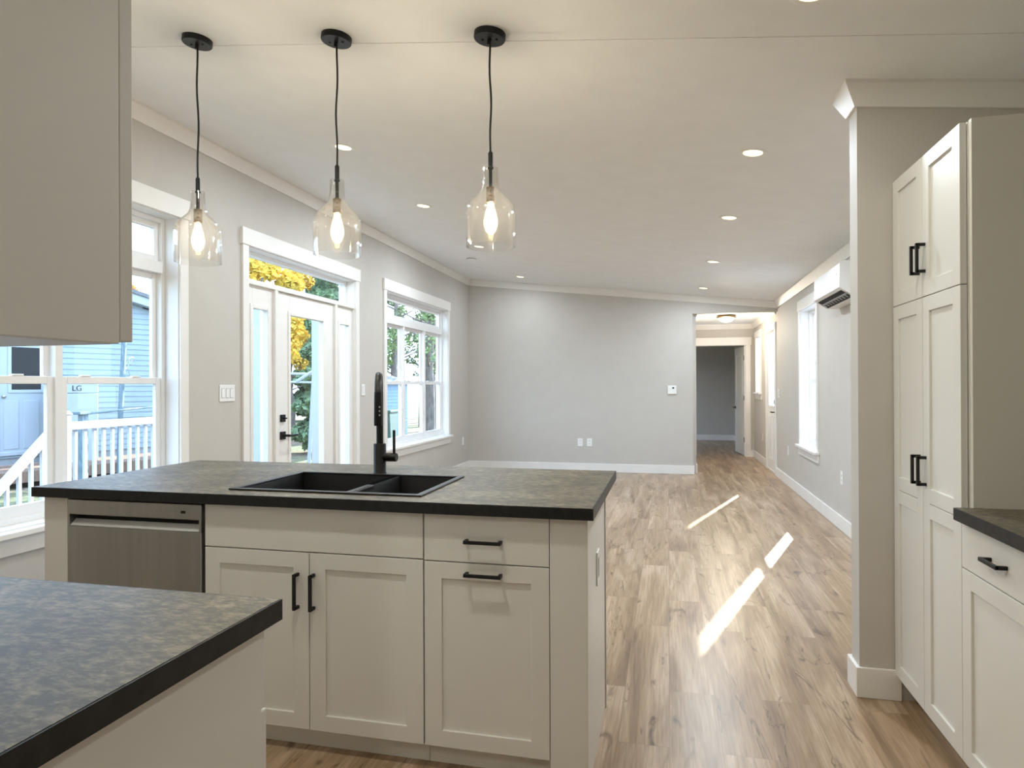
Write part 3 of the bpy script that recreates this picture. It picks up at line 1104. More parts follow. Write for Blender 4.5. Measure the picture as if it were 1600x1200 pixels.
obj('valve', MB().lathe([(0, 0), (0.019, 0), (0.019, 0.058), (0.0175, 0.060), (0, 0.060)], seg=28, T=lambda x, y, z: (fx + 0.020 + z, fyy + x, CZ1 + 0.075 + y)), M_BLACK, fc, True)
obj('lever', MB().tube([(fx + 0.068, fyy, CZ1 + 0.08), (fx + 0.068, fyy, CZ1 + 0.195)], 0.0062, 14), M_BLACK, fc, True)
# island outlet
ol = thing('island_outlet', 'white outlet plate on the side of the island end panel', 'outlet', (-0.253, 2.40, 0.645))
obj('plate', MB().box((-0.2530, 2.365, 0.585), (-0.2475, 2.435, 0.705), 0.002), M_PLATE, ol)
obj('socket', MB().box((-0.2480, 2.383, 0.61), (-0.2465, 2.417, 0.68), 0.001), M_GREY, ol)


# --- near left base cabinet, counter and upper cabinet (end panels at X = -0.705)
PX = -0.705
T = facing((0, 1.036, 0), (-1, 0), (0, 1))        # u runs to -X, outward +Y
lb = thing('corner_base_cabinet', 'off-white base cabinet below the grey countertop in the left foreground', 'cabinet', (-1.3, 0.75, 0))
mb = MB().box((-2.20, 0.45, 0.10), (PX - 0.018, 1.035, 0.868))
obj('carcass', mb, M_CABSIDE, lb)
obj('end_panel', MB().box((PX - 0.018, 0.45, 0.0), (PX, 1.036, 0.874), 0.001), M_CAB, lb)
obj('toe_kick', MB().box((-2.2, 0.975, 0), (PX - 0.018, 0.985, 0.10)), M_CABSIDE, lb)
for k in range(3):
    a = 0.709 + k * 0.50
    d = obj('drawer', MB().box((a, 0, 0.728), (a + 0.496, 0.017, 0.868), 0.0015, T), M_CAB, lb)
    pull(T, a + 0.248, 0.80, False, d, 0.017)
    d = obj('door', shaker(T, a, a + 0.496, 0.105, 0.724, th=0.022), M_CAB, lb)
    pull(T, a + 0.04, 0.63, True, d, 0.022)


def counter(label, name, x0, x1, y0, y1, edges):
    t_ = thing(name, label, 'countertop', ((x0 + x1) / 2, (y0 + y1) / 2, CZ0))
    ex0 = b if 'x0' in edges else 0
    ex1 = b if 'x1' in edges else 0
    ey1 = b if 'y1' in edges else 0
    ey0 = b if 'y0' in edges else 0
    obj('laminate_top', MB().box((x0 + ex0, y0 + ey0, CZ0 + 0.002), (x1 - ex1, y1 - ey1, CZ1)), M_COUNTER, t_)
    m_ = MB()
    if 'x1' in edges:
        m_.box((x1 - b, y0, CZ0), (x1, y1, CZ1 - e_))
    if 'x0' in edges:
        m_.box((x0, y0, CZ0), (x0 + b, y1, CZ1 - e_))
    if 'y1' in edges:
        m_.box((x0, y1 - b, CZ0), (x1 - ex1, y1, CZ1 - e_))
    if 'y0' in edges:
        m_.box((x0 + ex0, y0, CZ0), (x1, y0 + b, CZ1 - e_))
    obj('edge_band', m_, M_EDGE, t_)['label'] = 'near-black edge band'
    return t_


counter('grey mottled stone-look countertop in the left foreground, empty', 'foreground_countertop', -2.22, -0.693, 0.445, 1.085, ('x1', 'y1'))
T = facing((0, 0.735, 0), (-1, 0), (0, 1))
uc = thing('upper_cabinet', 'off-white wall cabinet hanging at the upper left above the foreground countertop', 'cabinet', (-1.3, 0.58, 1.36))
obj('carcass', MB().box((-2.2, 0.44, 1.372), (PX - 0.020, 0.731, 2.30)), M_CABSIDE, uc)
obj('end_panel', MB().box((PX - 0.016, 0.44, 1.362), (PX, 0.728, 2.30), 0.001), M_CAB, uc)
obj('light_rail', MB().box((-2.2, 0.44, 1.362), (PX - 0.016, 0.733, 1.372)), M_VINYL, uc)
for k in range(3):
    a = 0.711 + k * 0.50
    d = obj('door', shaker(T, a, a + 0.496, 1.366, 2.298, th=0.022), M_CAB, uc)
    pull(T, a + 0.45, 1.46, True, d, 0.022)

# --- right: pantry and base cabinet (doors face -X at X = 0.908)
T = facing((0.928, 0, 0), (0, 1), (-1, 0))        # u runs along +Y, outward -X
pc = thing('pantry_cabinet', 'tall off-white pantry cabinet with four shaker doors against the dividing wall', 'cabinet', (1.2, 2.69, 0))
obj('carcass', MB().box((0.930, 2.372, 0.105), (1.50, 3.015, 2.138)), M_CABSIDE, pc)
obj('side_panel', MB().box((0.933, 2.352, 0.0), (1.505, 2.372, 2.142), 0.001), M_CABSIDE, pc)
obj('toe_kick', MB().box((0.99, 2.372, 0), (1.0, 3.0, 0.105)), M_CABSIDE, pc)
for u0, u1, hu in ((2.3745, 2.6945, 2.755 - 0.062 - 0.030), (2.6975, 3.016, 2.728)):
    d = obj('door', shaker(T, u0, u1, 1.6235, 2.137, st=0.060), M_CAB, pc)
    hu = 2.668 if u0 < 2.5 else 2.724
    pull(T, hu, 1.762, True, d, ln=0.108)
    d = obj('door', shaker(T, u0, u1, 0.108, 1.6205, st=0.060, split=0.875), M_CAB, pc)
    pull(T, hu, 0.989, True, d, ln=0.108)
rb = thing('right_base_cabinet', 'off-white base cabinet with a drawer and door at the right edge of the picture', 'cabinet', (1.2, 1.6, 0))
obj('carcass', MB().box((0.930, 0.60, 0.105), (1.50, 2.350, 0.870)), M_CABSIDE, rb)
obj('toe_kick', MB().box((0.99, 0.60, 0), (1.0, 2.350, 0.105)), M_CABSIDE, rb)
for k in range(3):
    u1 = 2.3715 - k * 0.56
    u0 = u1 - 0.557
    d = obj('drawer', MB().box((u0, 0, 0.724), (u1, 0.02, 0.868), 0.0015, T), M_CAB, rb)
    pull(T, 2.131 if k == 0 else (u0 + u1) / 2, 0.795, False, d, ln=0.105)
    d = obj('door', shaker(T, u0, u1, 0.108, 0.720), M_CAB, rb)
    pull(T, u0 + 0.035, 0.62, True, d)
counter('dark stone-look countertop at the right edge beside the pantry', 'side_countertop', 0.876, 1.505, 0.60, 2.350, ('x0',))

# ------------------------------------------------------------------ wall plates and devices
def plate(name, label, cat, T, u, z, wd_, ht, kind, group=None):
    c = T(u, 0, z)
    t_ = thing(name, label, cat, c, group)
    obj('plate', MB().box((u - wd_ / 2, -0.006, z - ht / 2), (u + wd_ / 2, -0.0005, z + ht / 2), 0.002, T), M_PLATE, t_)
    nsw = max(1, round(wd_ / 0.055) if kind == 'switch' else 1)
    for k in range(nsw):
        uu = u + (k - (nsw - 1) / 2) * 0.046
        if kind == 'switch':
            obj('rocker_frame', MB().box((uu - 0.018, -0.0066, z - 0.035), (uu + 0.018, -0.0058, z + 0.035), 0, T), M_GREY, t_)
            obj('rocker', MB().box((uu - 0.015, -0.0085, z - 0.032), (uu + 0.015, -0.0055, z + 0.032), 0.001, T), M_VINYL, t_)
        else:
            for q in (-0.021, 0.021):
                s_ = obj('socket', MB().box((uu - 0.016, -0.0075, z + q - 0.014), (uu + 0.016, -0.0055, z + q + 0.014), 0.001, T), M_VINYL, t_)
                obj('slots', MB().box((uu - 0.008, -0.0079, z + q - 0.005), (uu - 0.005, -0.0074, z + q + 0.006), 0, T).box((uu + 0.005, -0.0079, z + q - 0.005), (uu + 0.008, -0.0074, z + q + 0.006), 0, T), M_DARK, s_)
    return t_


TL = mapper(XL, -1)
TR = mapper(XR, 1)
TB = lambda u, n, z: (u, YB + n, z)
plate('light_switch', 'white triple rocker switch left of the glazed door', 'switch', TL, 4.103, 1.258, 0.165, 0.118, 'switch')
plate('light_switch', 'single white switch between the glazed door and the triple window', 'switch', TL, 6.258, 1.266, 0.075, 0.118, 'switch')
plate('wall_outlet', 'white outlet low on the left wall by the far corner', 'outlet', TL, 9.65, 0.46, 0.075, 0.118, 'outlet')
plate('wall_outlet', 'left one of the two white outlets low on the back wall', 'outlet', TB, -1.297, 0.441, 0.078, 0.118, 'outlet')
plate('wall_outlet', 'right one of the two white outlets low on the back wall', 'outlet', TB, -1.156, 0.443, 0.078, 0.118, 'outlet')
plate('wall_outlet', 'white outlet on the right wall close to the dividing wall', 'outlet', TR, 6.405, 0.468, 0.075, 0.118, 'outlet')
plate('wall_outlet', 'white outlet on the right wall between hall door and window', 'outlet', TR, 9.10, 0.45, 0.075, 0.118, 'outlet')
plate('wall_outlet', 'white outlet on the hall wall below the small window', 'outlet', TR, 11.45, 0.45, 0.075, 0.118, 'outlet')
plate('light_switch', 'white switch on the right wall beside the hall door', 'switch', TR, 9.81, 1.18, 0.12, 0.118, 'switch')
th_ = thing('thermostat', 'square white thermostat on the back wall near the hall opening', 'thermostat', TB(0.058, 0, 1.23))
obj('housing', MB().box((-0.006, -0.022, 1.168), (0.121, -0.0005, 1.294), 0.008, TB, 3), M_PLATE, th_)
obj('screen', MB().box((0.062, -0.0228, 1.248), (0.088, -0.0215, 1.270), 0, TB), M_DARK, th_)

# mini split on the right wall
ms = thing('air_conditioner', 'white wall-mounted mini split unit high on the right wall', 'air conditioner', (XR, 6.03, 2.0))
y0, y1 = 5.56, 6.47
prof = [(XR - 0.002, 2.265), (XR - 0.185, 2.265), (XR - 0.210, 2.245), (XR - 0.214, 2.06), (XR - 0.195, 2.045), (XR - 0.10, 1.985), (XR - 0.002, 1.985)]
obj('housing', MB().prism(prof, 'y', y0, y1), M_PLATE, ms)


def TS(u, a, d):
    """on the sloping outlet face: u along Y, a along the slope from its front edge, d outward"""
    p0, p1 = Vector((XR - 0.195, 2.045)), Vector((XR - 0.10, 1.985))
    e1 = (p1 - p0).normalized()
    nn = Vector((-abs(e1.y), -abs(e1.x)))
    q = p0 + e1 * a + nn * d
    return (q.x, u, q.y)


obj('air_outlet', MB().box((y0 + 0.05, 0.006, -0.01), (y1 - 0.05, 0.106, 0.002), 0, TS), M_DARK, ms)
vn = MB().box((y0 + 0.05, 0.046, 0.002), (y1 - 0.05, 0.062, 0.007), 0.001, TS)
for k in range(9):
    u = y0 + 0.11 + k * 0.088
    vn.box((u, 0.062, 0.002), (u + 0.03, 0.09, 0.004), 0, TS)
obj('vane', vn, M_GREY, ms)
obj('indicator', MB().box((XR - 0.2145, y0 + 0.10, 2.165), (XR - 0.2125, y0 + 0.125, 2.185), 0.0), M_VINYL, ms)

# ------------------------------------------------------------------ lamps
# pendants
PEND_Z0, PEND_Z1 = 1.862, 2.180
PY = 2.557
RNG = random.Random(4)


def pendant(x, label):
    ztop = zc(x)
    t_ = thing('pendant_light', label, 'lamp', (x, PY, PEND_Z0), 'glass pendants in a row over the island')
    # canopy follows the slope of the ceiling
    ang_ = math.atan(0.109)

    def TC(px, py, pz):
        return (x + px * math.cos(ang_) + pz * math.sin(ang_), PY + py, ztop - px * math.sin(ang_) + pz * math.cos(ang_))
    cn = obj('ceiling_canopy', MB().lathe([(0, 0.001), (0.064, 0.001), (0.064, -0.020), (0.061, -0.024), (0, -0.024)], seg=40, T=TC), M_BLACK, t_, True)
    mb_ = MB().lathe([(0, -0.022), (0.008, -0.022), (0.008, -0.045), (0, -0.045)], seg=16, T=TC)
    for q in (-0.03, 0.03):
        mb_.lathe([(0, -0.023), (0.005, -0.023), (0.005, -0.028), (0, -0.028)], seg=12, T=lambda a, b_, c_, q=q: TC(a + q, b_, c_))
    obj('cord_grip', mb_, M_BLACK, cn)
    p = []
    n_ = 14
    za, zb = ztop - 0.03, PEND_Z1 + 0.055
    for k in range(n_ + 1):
        f_ = k / n_
        wob = 0.0035 * math.sin(f_ * 9 + x * 5) * math.sin(PI * f_)
        p.append((x + wob, PY + wob * 0.6, za + (zb - za) * f_))
    obj('cord', MB().tube(p, 0.0042, 10), M_BLACK, t_, True)
    obj('stem', MB().lathe([(0, 0.065), (0.0065, 0.065), (0.0095, 0.058), (0.0095, 0.004), (0.012, 0.002), (0.012, -0.004), (0.0075, -0.006), (0.0075, -0.084), (0, -0.084)], (x, PY, PEND_Z1), 20), M_BLACK, t_, True)
    so_ = obj('socket', MB().lathe([(0, -0.078), (0.0185, -0.080), (0.0185, -0.140), (0.016, -0.142), (0, -0.142)], (x, PY, PEND_Z1), 24), M_BRONZE, t_, True)
    H = PEND_Z1 - PEND_Z0
    outer = [(0.0295, H), (0.0300, H - 0.012), (0.0315, H - 0.05), (0.0345, H - 0.080), (0.043, H - 0.100), (0.060, H - 0.117), (0.080, H - 0.136), (0.093, H - 0.156), (0.0985, H - 0.180), (0.0995, H - 0.21), (0.0995, 0.03), (0.0990, 0.0)]
    inner = [(r - 0.0032, z) for r, z in reversed(outer)]
    obj('glass_shade', MB().lathe(outer + inner, (x, PY, PEND_Z0), 64, close=True), M_SHADE, t_, True)
    zb = PEND_Z1 - 0.142
    bulb = obj('bulb', MB().lathe([(0.013, 0), (0.014, -0.012), (0.022, -0.04), (0.0285, -0.07), (0.028, -0.088), (0.020, -0.112), (0.010, -0.124), (0, -0.128)], (x, PY, zb), 28), M_BULB, t_, True)
    mb_ = MB()
    for k in range(6):
        a = 2 * PI * k / 6
        mb_.tube([(x + 0.004 * math.cos(a), PY + 0.004 * math.sin(a), zb - 0.015), (x + 0.014 * math.cos(a + 0.4), PY + 0.014 * math.sin(a + 0.4), zb - 0.06), (x + 0.006 * math.cos(a + 0.8), PY + 0.006 * math.sin(a + 0.8), zb - 0.105)], 0.0022, 6)
    obj('filament', mb_, M_FIL, bulb)
    ld = bpy.data.lights.new('pendant_glow', 'POINT')
    ld.energy = 11.0
    ld.color = (1.0, 0.86, 0.66)
    ld.shadow_soft_size = 0.02
    lo = bpy.data.objects.new('pendant_glow', ld)
    COL.objects.link(lo)
    lo.parent = t_
    lo.location = (0, 0, zb - 0.06 - PEND_Z0)
    return t_


pendant(-2.052, 'leftmost of the three clear glass pendant lamps, nearest the window')
pendant(-1.366, 'middle clear glass pendant lamp above the sink')
pendant(-0.690, 'rightmost clear glass pendant lamp, nearest the aisle')


# recessed ceiling lights
def can(x, y, label, power=13.0, col=(0.80, 0.91, 1.0)):
    z = zc(x)
    ang_ = math.atan(0.109)
    t_ = thing('recessed_light', label, 'ceiling light', (x, y, z), 'round recessed lights in the sloping ceiling')

    def TC(px, py, pz):
        return (x + px * math.cos(ang_) + pz * math.sin(ang_), y + py, z - px * math.sin(ang_) + pz * math.cos(ang_))
    obj('trim_ring', MB().lathe([(0.052, 0.0), (0.075, 0.0), (0.075, -0.003), (0.070, -0.006), (0.056, -0.006), (0.052, -0.003)], seg=36, close=True, T=TC), M_PLATE, t_, True)
    obj('lens', MB().lathe([(0, -0.003), (0.053, -0.003), (0.053, 0.0), (0, 0.0)], seg=32, T=TC), M_CAN, t_)
    ld = bpy.data.lights.new('recessed_glow', 'AREA')
    ld.shape = 'DISK'
    ld.size = 0.10
    ld.energy = power
    ld.color = col
    lo = bpy.data.objects.new('recessed_glow', ld)
    COL.objects.link(lo)
    lo.parent = t_
    lo.location = (0, 0, -0.010)
    lo.rotation_euler = (0, ang_, 0)
    return t_


LB = ['nearest', 'second nearest', 'third nearest', 'farthest']
for y, k in zip((3.94, 5.39, 7.12, 9.25), LB):
    can(-2.06, y, power=6.0 if y > 9 else 7.5 if y < 4 else 14.0, label=f'{k} recessed light of the left row, on the window side')
for y, k in zip((3.87, 5.33, 7.20, 9.13), LB):
    can(0.465, y, power=11.0 if y > 9 else 16.5, label=f'{k} recessed light of the right row, towards the hall')
for x, y, lbl in ((0.465, 2.33, 'recessed kitchen light in front of the pantry'), (0.465, 0.87, 'recessed kitchen light between the island and the side countertop'), (-0.90, 1.45, 'unseen recessed fill light added over the aisle before the sink'), (-0.45, -0.7, 'unseen recessed fill light added behind the viewer'), (-2.06, 1.45, 'unseen recessed fill light added over the aisle before the dishwasher')):
    can(x, y, lbl, 4.0 if x < -2 else 8.5 if x < 0 else 3.5 if y > 2 else 0.8, (1.0, 0.99, 0.88))  # right pair continues its row; other three are unseen fill added for dim kitchen
sdx = -2.40
sm = thing('smoke_detector', 'small round white smoke detector on the ceiling above the triple window', 'smoke detector', (sdx, 7.96, zc(sdx)))
obj('housing', MB().lathe([(0, 0.002), (0.062, 0.002), (0.062, -0.012), (0.052, -0.030), (0, -0.034)], (sdx, 7.96, zc(sdx)), 32), M_PLATE, sm, True)
obj('vent_slots', MB().lathe([(0.0622, -0.004), (0.063, -0.004), (0.063, -0.011), (0.0622, -0.011)], (sdx, 7.96, zc(sdx)), 32, close=True), M_GREY, sm)
# hall lamp
hl = thing('hall_ceiling_light', 'bronze flush-mount ceiling lamp with a lit frosted bowl in the hall', 'ceiling light', (0.90, 10.9, ZH))
obj('bronze_pan', MB().lathe([(0, 0), (0.135, 0), (0.150, -0.018), (0.150, -0.036), (0.128, -0.046), (0.12, -0.040), (0, -0.040)], (0.90, 10.9, ZH), 36), M_BRONZE, hl, True)
obj('glass_bowl', MB().lathe([(0.125, -0.044), (0.118, -0.062), (0.09, -0.092), (0.05, -0.110), (0, -0.116)], (0.90, 10.9, ZH), 36), M_BOWL, hl, True)
ld = bpy.data.lights.new('hall_glow', 'POINT')
ld.energy = 22
ld.color = (1.0, 0.86, 0.66)
ld.shadow_soft_size = 0.10
lo = bpy.data.objects.new('hall_glow', ld)
COL.objects.link(lo)
lo.parent = hl
lo.location = (0, 0, -0.24)

# ------------------------------------------------------------------ outside
mb = MB().box((-60, -25, GZ - 0.3), (XL - 0.17, 70, GZ)).box((XL - 0.17, 16.5, GZ - 0.3), (XR + 0.17, 70, GZ))
struct('ground', mb, M_GROUND)
struct('driveway', MB().box((XR + 0.17, -25, GZ - 0.3), (40, 70, GZ)), M_GRAVEL)
# our deck with its white railing
dk = thing('deck', 'low brown board deck outside the glazed door', 'deck', (-5.1, 7.0, GZ))
mb = MB()
for k in range(27):
    mb.box((-3.24 - k * 0.145, 6.35, -0.06), (-3.24 - k * 0.145 - 0.138, 9.7, -0.03))
obj('deck_boards', mb, M_DECK, dk)
obj('deck_skirt', MB().box((-7.1, 6.35, GZ), (-7.05, 9.7, -0.06)).box((-7.1, 6.35, GZ), (-3.24, 6.40, -0.06)), M_DECK, dk)
RX = -7.0
rl = thing('deck_railing', 'white baluster railing along the outer edge of the deck', 'railing', (RX, 7.2, -0.03))
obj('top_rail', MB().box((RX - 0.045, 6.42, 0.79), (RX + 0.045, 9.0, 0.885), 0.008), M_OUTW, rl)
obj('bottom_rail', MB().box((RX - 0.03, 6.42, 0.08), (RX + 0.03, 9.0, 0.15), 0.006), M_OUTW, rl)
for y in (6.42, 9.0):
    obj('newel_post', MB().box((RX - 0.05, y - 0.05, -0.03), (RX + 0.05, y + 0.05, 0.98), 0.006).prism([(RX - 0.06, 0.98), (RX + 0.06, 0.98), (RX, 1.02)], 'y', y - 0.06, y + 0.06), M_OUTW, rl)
bal = None
for k in range(17):
    y = 6.56 + k * 0.138
    if bal is None:
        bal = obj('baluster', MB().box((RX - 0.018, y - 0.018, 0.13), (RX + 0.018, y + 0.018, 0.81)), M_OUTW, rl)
        y_first = y
    else:
        c = bal.copy()
        COL.objects.link(c)
        c.location = (0, y - y_first, 0)
# stair railing going down towards the viewer's left
sr = thing('stair_railing', 'white baluster railing sloping down the deck steps', 'railing', (RX, 5.9, GZ))
mb = MB().prism([(6.36, 0.952), (5.20, -0.14), (5.20, -0.24), (6.36, 0.852)], 'x', RX - 0.045, RX + 0.045)
obj('hand_rail', mb, M_OUTW, sr)
mb = MB().prism([(6.36, 0.21), (5.70, -0.41), (5.70, -0.45), (5.78, -0.45), (6.36, 0.13)], 'x', RX - 0.03, RX + 0.03)
obj('bottom_rail', mb, M_OUTW, sr)
bal = None
for k in range(6):
    y = 6.27 - k * 0.14
    zt = 0.89 - (6.40 - y) * 0.942 + 0.02
    zb_ = max(GZ, 0.2 - (6.40 - y) * 0.942)
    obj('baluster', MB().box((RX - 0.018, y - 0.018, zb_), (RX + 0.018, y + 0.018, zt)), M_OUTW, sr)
stp = thing('deck_steps', 'brown wooden steps leading down from the deck', 'steps', (-6.4, 6.0, GZ))
mb = MB().box((-6.95, 6.08, GZ), (-5.6, 6.35, -0.18)).box((-6.95, 5.80, GZ), (-5.6, 6.08, -0.32))
obj('treads', mb, M_DECK, stp)
for y, lbl in ((7.18, 'white porch post seen through the left sidelight'), (8.61, 'white porch post seen through the door glass'), (9.37, 'white porch post seen through the right sidelight')):
    pp = thing('porch_post', lbl, 'post', (-4.9, y, -0.03), 'white porch posts on the deck')
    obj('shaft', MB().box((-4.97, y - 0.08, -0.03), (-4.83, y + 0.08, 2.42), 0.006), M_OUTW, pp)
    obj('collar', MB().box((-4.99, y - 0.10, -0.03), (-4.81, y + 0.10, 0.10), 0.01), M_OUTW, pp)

# neighbour's house: siding facade at X = -12.2
NX = -12.2
nh = thing('neighbour_house', 'pale blue clapboard house next door seen through the large window', 'house', (NX - 3, 8.0, GZ))


def clap(mb, X, y0, y1, z0, ztop, course=0.115):
    """overlapping boards: each one tilts outwards at its lower edge; ztop(y) cuts the gable in short steps"""
    z = z0
    while True:
        lim = [y for y in [y0 + (y1 - y0) * i / 160 for i in range(161)] if ztop(y) > z + course * 0.5]
        if not lim:
            break
        a, b_ = min(lim), max(lim)
        mb.quad([(X + 0.016, a, z), (X + 0.016, b_, z), (X, b_, z + course), (X, a, z + course)])
        mb.quad([(X, a, z), (X, b_, z), (X + 0.016, b_, z), (X + 0.016, a, z)])
        z += course
        if z > 6:
            break
    return mb


def nroof(y):
    return 3.05 - 0.21 * abs(y - 7.0) + 1.29


def nroof2(y):
    return 4.34 - 0.21 * abs(y - 7.0)


mb = clap(MB(), NX, 1.5, 14.2, -0.05, lambda y: 4.33 - 0.215 * abs(y - 7.0))
mb.box((NX - 0.05, 1.5, GZ), (NX - 7, 14.2, 2.6))
mb.prism([(1.5, 2.6), (14.2, 2.6), (14.2, 2.75), (7.0, 4.3), (1.5, 3.1)], 'x', NX - 0.05, NX - 7)
obj('siding', mb, M_SIDING, nh)
mb = MB().prism([(14.6, 2.66), (14.6, 2.84), (7.0, 4.50), (0.8, 3.15), (0.8, 2.97), (7.0, 4.32)], 'x', NX + 0.25, NX + 0.05)
obj('rake_board', mb, M_OUTW, nh)
mb = MB().prism([(14.7, 2.82), (14.7, 2.90), (7.0, 4.58), (0.7, 3.20), (0.7, 3.12), (7.0, 4.50)], 'x', NX + 0.3, NX - 7.2)
obj('roof', mb, M_ROOF, nh)
obj('foundation', MB().box((NX - 6.9, 1.55, GZ), (NX - 0.02, 14.15, -0.04)), M_GREY, nh)
mb = MB()
TN = lambda u, n, z: (NX + 0.02 + n, u, z)
ring(mb, TN, 9.80, 10.72, 0.0, 2.27, -0.02, 0.03, 0.07, bev=0.004)
obj('door_casing', mb, M_OUTW, nh)
nd = obj('door', ring(MB(), TN, 10.02, 10.64, 1.20, 2.14, 0.0, 0.02, 0.06).box((9.87, -0.02, 0.02), (10.65, 0.004, 2.20), 0, TN).box((9.95, 0.0, 0.12), (10.20, 0.014, 1.05), 0.006, TN).box((10.28, 0.0, 0.12), (10.55, 0.014, 1.05), 0.006, TN), M_OUTW, nh)
obj('pane', MB().box((10.08, 0.005, 1.26), (10.58, 0.010, 2.08), 0, TN), M_DARK, nd)
obj('doorknob', MB().lathe([(0, 0), (0.03, 0.0), (0.03, 0.03), (0, 0.04)], seg=14, T=lambda x, y, z: (NX + 0.03 + z, 9.95 + x, 1.13 + y)), M_STEEL, nd)
ndk = thing('neighbour_deck', 'low red-brown timber platform in front of the neighbouring house', 'deck', (-11.2, 11.0, GZ))
obj('platform', MB().box((-11.95, 8.6, GZ + 0.1), (-10.6, 13.4, -0.16)), M_DECK, ndk)
obj('post_base', MB().box((-10.75, 8.7, GZ), (-10.65, 8.8, GZ + 0.1)).box((-10.75, 13.2, GZ), (-10.65, 13.3, GZ + 0.1)).box((-11.9, 8.7, GZ), (-11.8, 8.8, GZ + 0.1)), M_DECK, ndk)
# white appliance with its mark
ap = thing('outdoor_appliance', 'tall white appliance box with grey lettering standing outside by the siding', 'appliance', (-11.6, 10.9, -0.16))
obj('body', MB().box((-11.4, 10.55, -0.16), (-11.9, 11.27, 1.18), 0.012), M_OUTW, ap)
hd_ = obj('upper_door', MB().box((-11.395, 10.55, 1.19), (-11.9, 11.27, 1.40), 0.012), M_OUTW, ap)
cu = bpy.data.curves.new('lettering', 'FONT')
cu.body = 'LG'
cu.size = 0.15
cu.extrude = 0.003
to = bpy.data.objects.new('lettering', cu)
COL.objects.link(to)
bpy.context.view_layer.update()
me = bpy.data.meshes.new_from_object(to.evaluated_get(bpy.context.evaluated_depsgraph_get()))
bpy.data.objects.remove(to)
for v in me.vertices:
    x, y, z = v.co
    v.co = (-11.391 + z - ORIGIN[ap.name].x, 10.78 + x - ORIGIN[ap.name].y, 1.235 + y - ORIGIN[ap.name].z)
me.materials.append(M_DARK)
lt = bpy.data.objects.new('lettering', me)
COL.objects.link(lt)
lt.parent = hd_
# leaning pole with a wheel ornament
pl = thing('garden_pole', 'slightly leaning grey pole with a round wire ornament', 'pole', (-10.3, 10.75, GZ))
obj('pole', MB().tube([(-10.3, 10.62, GZ), (-10.3, 10.66, 0.8), (-10.3, 10.78, 2.7)], 0.045, 12), M_POST, pl)
mb = MB()
pts = [(-10.3, 10.93 + 0.075 * math.cos(a), 1.82 + 0.075 * math.sin(a)) for a in [2 * PI * k / 24 for k in range(25)]]
mb.tube(pts, 0.009, 6)
mb.tube([(-10.3, 10.72, 1.70), (-10.3, 10.82, 1.66), (-10.3, 10.87, 1.77)], 0.009, 6)
mb.tube([(-10.3, 10.89, 1.76), (-10.3, 10.97, 1.88)], 0.006, 6).tube([(-10.3, 10.84, 1.66), (-10.3, 10.93, 1.45)], 0.006, 6)
obj('wire_ornament', mb, M_GREY, pl)
rf = thing('rail_fence', 'dark weathered post with a thin level rail in the yard', 'fence', (-9.9, 9.5, GZ))
obj('fence_post', MB().box((-9.95, 9.38, GZ), (-9.85, 9.50, 0.83), 0.006), M_POST, rf)
obj('post_cap', MB().box((-9.98, 9.30, 0.83), (-9.82, 9.58, 0.88), 0.01), M_POST, rf)
obj('rail', MB().tube([(-9.9, 9.5, 0.84), (-9.9, 10.6, 0.89), (-9.9, 11.3, 0.92)], 0.018, 8), M_POST, rf)
pt = thing('plant_pot', 'small teal tub on the platform by the neighbouring house', 'tub', (-10.9, 9.75, -0.16))
obj('tub', MB().lathe([(0, 0), (0.09, 0), (0.12, 0.26), (0.10, 0.26), (0.08, 0.05), (0, 0.05)], (-10.9, 9.75, -0.16), 20), M_TEAL, pt)
# blue shed, bin and white swing frame further back
# neighbour's house, deck and appliance turned to keep the sun off the siding
TURN = math.radians(-18)
PIV = Vector((NX, 10.3, 0))
RM = Matrix.Rotation(TURN, 3, 'Z')
for o in (nh, ndk, ap):
    o.location = PIV + RM @ (Vector(o.location) - PIV)
    o.rotation_euler = (0, 0, TURN)
# blue shed, bin and swing frame further back
shd = thing('garden_shed', 'small blue clapboard shed beyond the triple window', 'shed', (-10.6, 21.5, GZ))
mb = MB().box((-11.7, 20.6, GZ), (-9.49, 22.4, 1.38))
clap(mb, -9.486, 20.6, 22.4, GZ + 0.02, lambda y: 1.40)
for k in range(16):
    z = GZ + 0.02 + k * 0.115
    mb.quad([(-11.7, 20.584, z), (-9.49, 20.584, z), (-9.49, 20.6, z + 0.115), (-11.7, 20.6, z + 0.115)])
obj('siding', mb, M_SIDING2, shd)
obj('roof', MB().prism([(-11.9, 1.38), (-9.3, 1.38), (-9.3, 1.42), (-10.6, 1.72), (-11.9, 1.42)], 'y', 20.4, 22.6), M_ROOF, shd)
PV2 = Vector((-9.486, 21.5, 0))
RM2 = Matrix.Rotation(math.radians(-20), 3, 'Z')  # shed turned as well, so direct sun misses its side
shd.location = PV2 + RM2 @ (Vector(shd.location) - PV2)
shd.rotation_euler = (0, 0, math.radians(-20))
bn = thing('wheeled_bin', 'dark green wheeled bin standing in front of the blue shed', 'bin', (-8.35, 18.6, GZ))
obj('bin_body', MB().prism([(18.38, GZ), (18.82, GZ), (18.90, 0.50), (18.30, 0.50)], 'x', -8.65, -8.08), M_BIN, bn)
obj('lid', MB().box((-8.70, 18.26, 0.50), (-8.04, 18.94, 0.58), 0.02), M_BIN, bn)
sw = thing('swing_frame', 'white tubular frame with two bars at the edge of the woods', 'frame', (-8.3, 13.4, GZ))
obj('top_bar', MB().tube([(-9.6, 13.1, 1.62), (-7.84, 13.55, 1.58)], 0.03, 8), M_OUTW, sw)
obj('lower_bar', MB().tube([(-9.6, 13.1, 1.43), (-7.86, 13.55, 1.39)], 0.025, 8), M_OUTW, sw)
obj('leg', MB().tube([(-7.84, 13.55, 1.6), (-7.94, 13.5, GZ)], 0.04, 8), M_OUTW, sw)
